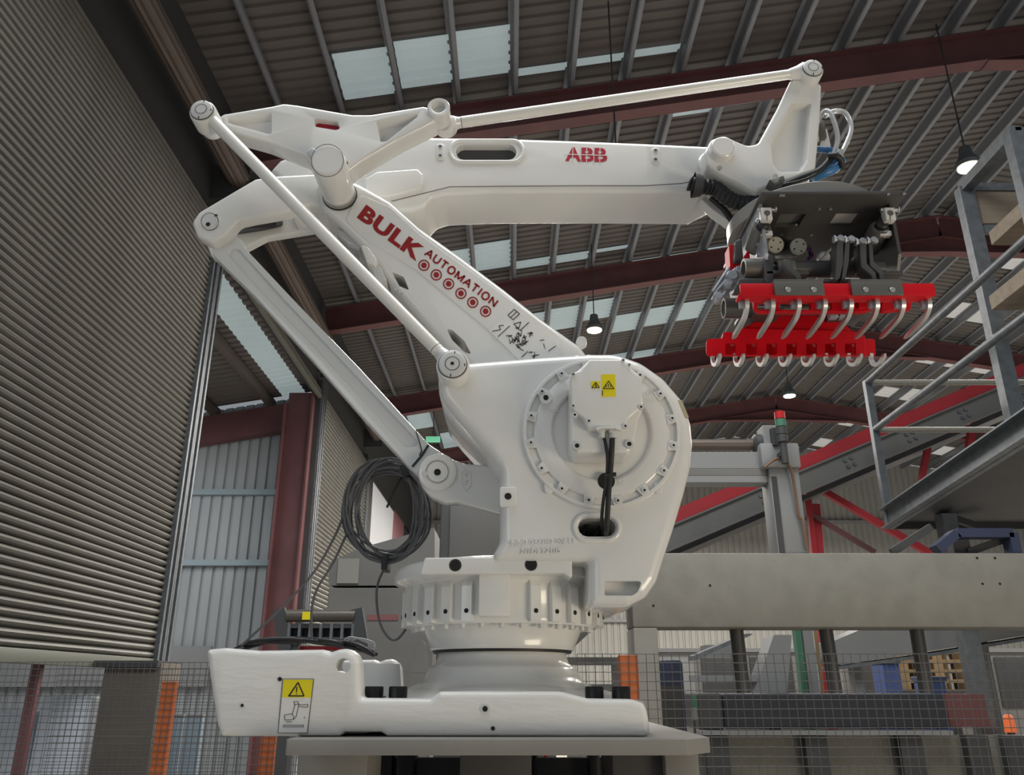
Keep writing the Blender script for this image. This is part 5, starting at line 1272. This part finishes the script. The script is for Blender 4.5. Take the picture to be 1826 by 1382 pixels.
bm = NB(); px_box(bm, 1690, 1238, 1760, 1296, 7.2, .5); part('side_hood', bm, mat('maroon_hood', srgb(112, 70, 70), .6), t, 0)
t = thing('discharge_hood', 'light grey sloping hood below the right part of the beam', 'hood', P(1650, 1150, 7.6))
bm = plate([(1480, 1180), (1482, 1145), (1560, 1112), (1826, 1112), (1870, 1126), (1640, 1164), (1500, 1186)], 8.2, .4, 0, bevb=0, r=2); part('hood_panel', bm, PALE, t, 0)
bm = plate([(1495, 1188), (1640, 1168), (1870, 1130), (1870, 1136), (1640, 1174), (1495, 1194)], 8.15, .45, 0, bevb=0, r=1); part('hood_lip', bm, GALV, t, 0)
bm = NB(); floor_box(bm, 1520, 1535, 1170, 8.3, .15); part('hood_leg', bm, PALE, t, 0)
bm = NB(); floor_box(bm, 1730, 1760, 1140, 8.3, .15); part('hood_leg', bm, MGREY, t, 0)
t = thing('slanting_chute', 'pale grey slanting chute beside the green post', 'chute', P(1390, 1180, 8))
bm = plate([(1380, 1132), (1412, 1132), (1404, 1236), (1344, 1236)], 8.0, .3, 0, bevb=0, r=2); part('chute_side', bm, PALE, t, 0)
bm = plate([(1240, 1168), (1330, 1130), (1345, 1130), (1240, 1178)], 8.1, .3, 0, bevb=0, r=1); part('chute_arm', bm, GALV, t, 0)
bm = NB(); px_box(bm, 1240, 1204, 1350, 1216, 8.0, .3); px_box(bm, 1260, 1150, 1330, 1172, 9.0, .3); part('chute_base', bm, PALE, t, 0)
bm = NB(); floor_box(bm, 1366, 1386, 1236, 8.0, .2); part('chute_leg', bm, PALE, t, 0)
t = thing('green_post', 'slim green steel post behind the mesh fence', 'post', (P(1432, 1200, 8.45).x, 8.4, 0))
bm = NB(); box(bm, (P(1427, 1200, 8.45).x, 8.45, 0), (P(1437, 1200, 8.45).x, 8.55, P(1432, 1000, 8.45).z)); box(bm, (P(1424, 1230, 8.45).x, 8.43, 0), (P(1440, 1230, 8.45).x, 8.6, .02)); part('post_tube', bm, GREEN, t, 0)
t = thing('pale_post', 'pale post with a rusty edge right of the green post', 'post', (P(1452, 1200, 8.45).x, 8.45, 0))
bm = NB(); box(bm, (P(1440, 1200, 8.45).x, 8.45, 0), (P(1458, 1200, 8.45).x, 8.55, P(1450, 1080, 8.45).z)); part('post_tube', bm, PALE, t, 0)
bm = NB(); box(bm, (P(1460, 1200, 8.45).x, 8.45, 0), (P(1466, 1200, 8.45).x, 8.455, P(1450, 1080, 8.45).z)); part('rusty_edge', bm, PALW, t, 0)

t = thing('machine_enclosure', 'long low grey machine enclosure in the background behind the pallets', 'machine', (P(1500, 1200, 15).x, 15, 0))
bm = NB(); floor_box(bm, 1150, 1950, 1162, 15.0, 2.0, bev=.02); part('housing', bm, MGREY, t, 30)
for k in range(9):
    bm = NB(); px_box(bm, 1165 + k * 88, 1172, 1240 + k * 88, 1262, 14.97, .05, .01); part('side_panel', bm, MDARK if k % 3 else PALE, t, 30)
bm = NB(); floor_box(bm, 1150, 1950, 1156, 14.95, 2.1, P(1500, 1163, 15).z); part('top_cover', bm, PALE, t, 0)
# pallets and goods far behind
def pallet(x, y, z, label):
    t = thing('wooden_pallet', label, 'pallet', (x, y, z), 'stacked wooden pallets behind the fence')
    for k in range(3):
        for yy in (0, .45, .9):
            bm = NB(); box(bm, (x + k * .53, y + yy, z + .02), (x + k * .53 + .14, y + yy + .1, z + .115)); part('block', bm, PALW, t, 0)
    for yy in (0, .45, .9):
        bm = NB(); box(bm, (x, y + yy, z), (x + 1.2, y + yy + .1, z + .02)); part('bottom_board', bm, PALW, t, 0)
    for k in range(5):
        bm = NB(); box(bm, (x, y + k * .225, z + .115), (x + 1.2, y + k * .225 + .1, z + .14)); part('top_board', bm, PALW, t, 0)
pp = P(1610, 1232, 13)
names = ('lowest', 'second lowest', 'third from the bottom', 'fourth from the bottom', 'second from the top', 'topmost')
t = thing('pallet_rack', 'low grey table under the stacked wooden pallets', 'table', (pp.x + .6, 13.5, 0))
bm = NB(); box(bm, (pp.x - .1, 12.95, pp.z - .12), (pp.x + 1.3, 14.05, pp.z)); part('rack_deck', bm, MDARK, t, 0)
for x_ in (pp.x - .05, pp.x + 1.15):
    for y_ in (13.0, 13.9):
        bm = NB(); box(bm, (x_, y_, 0), (x_ + .1, y_ + .1, pp.z - .12)); part('rack_leg', bm, MDARK, t, 0)
for k in range(6): pallet(pp.x, 13.0, pp.z + k * .142, names[k] + ' wooden pallet of the stack behind the mesh fence')
for x0_, y0_, x1_, y1_, Y_, m_, lb in ((1582, 1176, 1612, 1240, 12.4, NAVY, 'blue crate left of the wooden pallets'), (1660, 1206, 1690, 1240, 10.5, NAVY, 'blue crate in front of the wooden pallets')):
    t = thing('crate', lb, 'crate', (P(x0_, y1_, Y_).x, Y_, 0))
    bm = NB(); xx0, xx1 = P(x0_, y1_, Y_).x, P(x1_, y1_, Y_).x; zz = P(x0_, y0_, Y_).z
    box(bm, (xx0, Y_, 0), (xx1, Y_ + .4, zz - .06), .01); part('body', bm, mat('crate_blue%d' % x0_, srgb(58, 76, 124), .6), t, 0)
    bm = NB(); box(bm, (xx0 - .02, Y_ - .02, zz - .06), (xx1 + .02, Y_ + .42, zz), .01); part('rim', bm, NAVY, t, 0)
t = thing('blue_cabinet', 'dark blue cabinet behind the fence right of the orange post', 'cabinet', (P(1195, 1230, 6.2).x, 6.2, 0))
bm = NB(); floor_box(bm, 1170, 1218, 1176, 6.2, .4, bev=.03); part('body', bm, NAVY, t, 30)
bm = NB(); px_box(bm, 1172, 1222, 1216, 1300, 6.18, .03); part('door', bm, MDARK, t, 0)
t = thing('notice_board', 'small green and white notice panel by the dark blue cabinet', 'notice', P(1240, 1310, 6.4))
bm = NB(); px_box(bm, 1233, 1240, 1243, 1262, 6.4, .02); part('green_half', bm, GREEN, t, 0)
bm = NB(); px_box(bm, 1233, 1262, 1243, 1284, 6.4, .02); part('white_half', bm, PALE, t, 0)
bm = NB(); floor_box(bm, 1236, 1240, 1284, 6.42, .02); part('stand', bm, MDARK, t, 0)
t = thing('lamp_beacon', 'glowing orange beacon at the far right behind the fence', 'beacon', P(1800, 1300, 7.4))
p = P(1803, 1306, 7.4); bm = NB(); lathe_axis(bm, p, (0, 0, 1), [(0, .05), (.12, .04), (.14, .02)], 14); part('beacon_lens', bm, mat('beacon_orange', (.75, .16, .05, 1), .4, emit=.35), t)
bm = NB(); cyl(bm, (p.x, p.y, 0), p, .03, 10); part('beacon_pole', bm, MDARK, t)
t = thing('grey_sill_frame', 'light grey window-like frame left of the orange fence post', 'frame', (P(1060, 1200, 6.0).x, 6.0, 0))
bm = NB(); px_box(bm, 1010, 1172, 1104, 1186, 6.0, .1); px_box(bm, 1094, 1186, 1106, 1236, 6.0, .1); px_box(bm, 1010, 1220, 1094, 1236, 6.0, .1); part('frame_bar', bm, PALE, t, 0)
bm = NB(); floor_box(bm, 1010, 1106, 1236, 6.02, .08); part('panel', bm, MGREY, t, 0)

# mesh fences
def fence(name, label, x0, x1, Y, ztop, step, posts, r_=.0022):
    t = thing(name, label, 'fence', ((x0 + x1) / 2, Y, 0))
    bm = NB(); n = int((x1 - x0) / step)
    rr_ = random.Random(5)
    for i in range(n + 1):
        x = x0 + i * step; cols = []
        for k in range(7):
            cols.append(Vector((x + rr_.uniform(-.0035, .0035), Y + rr_.uniform(-.003, .003), .05 + (ztop - .05) * k / 6)))
        tube(bm, cols, r_, 4)
    for k in range(int((ztop - .05) / step) + 1):
        z = ztop - k * step; tube(bm, [Vector((x0 + (x1 - x0) * q / 8, Y + .004, z + rr_.uniform(-.002, .002))) for q in range(9)], r_, 4)
    part('wire_mesh', bm, WIRE, t, 0, stuff=True)
    for x, zt3, m_, wd in posts:
        bm = NB(); box(bm, (x, Y + .01, 0), (x + wd, Y + .07, zt3), .004); part('fence_post', bm, m_, t, 0)
YFN = 5.0
fence('mesh_fence', 'steel mesh safety fence with an orange post right of the robot base', P(1030, 1200, YFN).x, P(1900, 1200, YFN).x, YFN, P(1400, 1166, YFN).z, .05, [(P(1105, 1200, YFN).x, P(1120, 1168, YFN).z, ORANGE, .112)])
YL1 = 6.2
fence('mesh_fence', 'steel mesh safety fence with orange posts left of the robot base', -4.0, P(560, 1200, YL1).x, YL1, P(200, 1181, YL1).z, .045, [(P(276, 1300, YL1).x, P(280, 1215, YL1).z, ORANGE, .1), (P(462, 1340, YL1).x, P(470, 1312, YL1).z, ORANGE, .1)])
YL2 = 7.6
fence('mesh_fence', 'second steel mesh fence standing behind the left fence', -4.0, P(420, 1200, YL2).x, YL2, P(200, 1192, YL2).z, .05, [(P(42, 1250, YL2).x, P(50, 1165, YL2).z, RAFT, .09)])
WRAP = mat('white_wrap', (.72, .76, .82, 1), .35, bump=.3, bscale=9)
# things behind the left fence
t = thing('brown_column', 'dull brown square column behind the left mesh fence', 'column', (P(225, 1280, 8.4).x, 8.4, 0))
bm = NB(); box(bm, (P(172, 1280, 8.4).x, 8.4, 0), (P(275, 1280, 8.4).x, 8.9, P(225, 1182, 8.4).z), .01); part('column_shaft', bm, mat('brown_grey', srgb(104, 96, 88), .8, var=.15, scale=4), t, 30)
bm = NB(); px_box(bm, 166, 1178, 282, 1190, 8.35, .6); part('column_cap', bm, MDARK, t, 0)
for x0_, x1_, yt_, lb in ((-10, 62, 1268, 'white wrapped stack left of the brown column'), (72, 166, 1240, 'white wrapped stack touching the brown column')):
    t = thing('wrapped_stack', lb, 'wrapped goods', (P((x0_ + x1_) / 2, 1300, 8.6).x, 8.6, 0))
    bm = NB(); floor_box(bm, x0_, x1_, yt_, 8.6, .8, .14, .05); part('wrapped_load', bm, WRAP, t, 30)
    bm = NB(); floor_box(bm, x0_, x1_, 1400, 8.6, .8, 0); bm.free()
    bm = NB(); xx = P(x0_, yt_, 8.6).x; box(bm, (xx, 8.6, 0), (P(x1_, yt_, 8.6).x, 9.4, .14)); part('pallet_base', bm, PALW, t, 0)
for x0_, x1_, lb in ((304, 326, 'narrow pale blue sheet right of the orange fence post'), (332, 362, 'wider pale blue sheet left of the robot base')):
    t = thing('leaning_sheet', lb, 'sheet', (P(x0_, 1300, 8.8).x, 8.8, 0))
    bm = NB(); floor_box(bm, x0_, x1_, 1278, 8.8, .05, bev=.006); part('sheet_panel', bm, BLUEL, t, 0)
    bm = NB(); px_box(bm, x0_, 1274, x1_, 1278, 8.79, .07); part('sheet_edge', bm, PALE, t, 0)
t = thing('yellow_post', 'thin yellow post behind the left end of the pedestal', 'post', (P(502, 1350, 8.2).x, 8.2, 0))
bm = NB(); floor_box(bm, 500, 506, 1310, 8.2, .06); floor_box(bm, 496, 510, 1420, 8.18, .1); part('post_tube', bm, mat('yellow_paint', srgb(196, 170, 60), .6), t, 0)

# roller unit behind the robot base
YRR = 5.6
t = thing('roller_conveyor', 'dark roller conveyor end with yellow tag behind the robot base', 'conveyor', (P(570, 1120, YRR).x, YRR, 0))
z_ = P(570, 1098, YRR).z
bm = NB(); cyl(bm, (P(512, 1098, YRR).x, YRR, z_), (P(634, 1098, YRR).x, YRR, z_), .04, 20); part('roller', bm, mat('roller_brown', srgb(96, 90, 84), .4, metal=.3), t)
bm = NB(); px_box(bm, 500, 1112, 640, 1120, YRR - .02, .1); part('frame_rail', bm, MDARK, t, 0)
bm = NB(); px_box(bm, 500, 1136, 640, 1146, YRR - .02, .1); part('frame_rail', bm, MDARK, t, 0)
for k in range(7):
    bm = NB(); x_ = 512 + k * 19; px_box(bm, x_, 1112, x_ + 5, 1140, YRR - .03, .04); part('slot_bar', bm, GALV, t, 0)
bm = NB(); px_box(bm, 508, 1118, 634, 1138, YRR + .04, .03); part('slot_backing', bm, NAVYD, t, 0)
for x_ in (498, 636):
    bm = NB(); obox(bm, P(x_, 1086, YRR), P(x_ + 12, 1160, YRR), .05, .08); part('side_arm', bm, MDARK, t, 0)
bm = NB(); floor_box(bm, 510, 530, 1146, YRR, .1); part('frame_leg', bm, MDARK, t, 0)
bm = NB(); floor_box(bm, 612, 632, 1146, YRR, .1); part('frame_leg', bm, MDARK, t, 0)
bm = NB(); px_box(bm, 539, 1091, 556, 1105, YRR - .06, .012); part('yellow_tag', bm, YEL, t, 0)
bm = NB(); px_box(bm, 510, 1152, 640, 1160, YRR + .1, .05); part('red_bar', bm, CONVR, t, 0)
t = thing('panel_cabinet', 'large grey panelled machine cabinet behind the cable coil', 'cabinet', (P(680, 1050, 7.8).x, 7.8, 0))
a_, b_ = P(586, 1050, 7.8).x, P(775, 1050, 7.8).x
bm = NB(); box(bm, (a_, 7.8, 0), (b_, 8.6, P(680, 1048, 7.8).z), .01); part('lower_panel', bm, MGREY, t, 0)
bm = plate([(586, 1044), (586, 1004), (640, 978), (775, 940), (775, 1044)], 7.8, .7, 0, bevb=0, r=3); part('upper_panel', bm, MGREY, t, 0)
bm = NB(); px_box(bm, 602, 996, 640, 1040, 7.78, .03); part('window_sheet', bm, mat('dull_window', srgb(150, 148, 142), .4), t, 0)
bm = NB(); px_box(bm, 655, 1096, 710, 1106, 7.79, .02); part('red_lettering', bm, mat('faded_red', srgb(140, 92, 92), .7), t, 0)
t = thing('grey_cabinet', 'tall dark grey control cabinet behind the turret', 'cabinet', (P(835, 950, 4.6).x, 4.6, 0))
bm = NB(); floor_box(bm, 786, 900, 894, 4.6, .5, bev=.012); part('body', bm, MDARK, t, 30)
bm = NB(); px_box(bm, 800, 902, 896, 1120, 4.585, .02, .004); part('door', bm, mat('cabinet_grey', srgb(98, 97, 95), .5, var=.1, scale=3), t, 30)
t = thing('no_entry_sign', 'white sign with red prohibition ring under the pedestal plate', 'sign', P(970, 1360, 3.6))
p = P(968, 1340, 3.4)
bm = NB(); px_box(bm, 956, 1340, 992, 1372, 3.4, .01); part('sign_plate', bm, PALE, t, 0)
bm = NB(); ringf(bm, (962, 1340), 16, 12, 3.399); strokes(bm, [[(954, 1349), (972, 1332)]], 4, 3.399); part('prohibition_ring', bm, RED, t, 0)
bm = NB(); floor_box(bm, 968, 976, 1372, 3.42, .02); part('sign_stand', bm, MDARK, t, 0)
t = thing('tall_grey_fin', 'triangular grey gusset plate behind the turntable', 'bracket', (P(742, 1180, 4.2).x, 4.2, 0))
bm = plate([(752, 1140), (760, 1150), (766, 1200), (730, 1200)], 4.2, .03, .002, r=2); part('gusset', bm, MGREY, t, 0)
bm = NB(); floor_box(bm, 730, 766, 1200, 4.2, .1); part('stand', bm, MGREY, t, 0)

# ------------------------------------------------------------------ hall lighting: added area-light grid standing in for the high bay lamps
for i, Y in enumerate((10.5, 16.0, 21.5, 27.5)):
    for X in (0.0, 7.0, 14.0):
        area('hall_fill', (X, Y, 7.6), (X, Y, 0), (2.0, 2.0), 300 if i == 0 else 480, (1.0, .95, .88))
area('annex_fill', (-8.0, 13.5, 5.2), (-8.0, 15.5, 2.0), (3.0, 3.0), 100, (.95, .98, 1.0))  # added to brighten the annex wall, stands in for its skylight
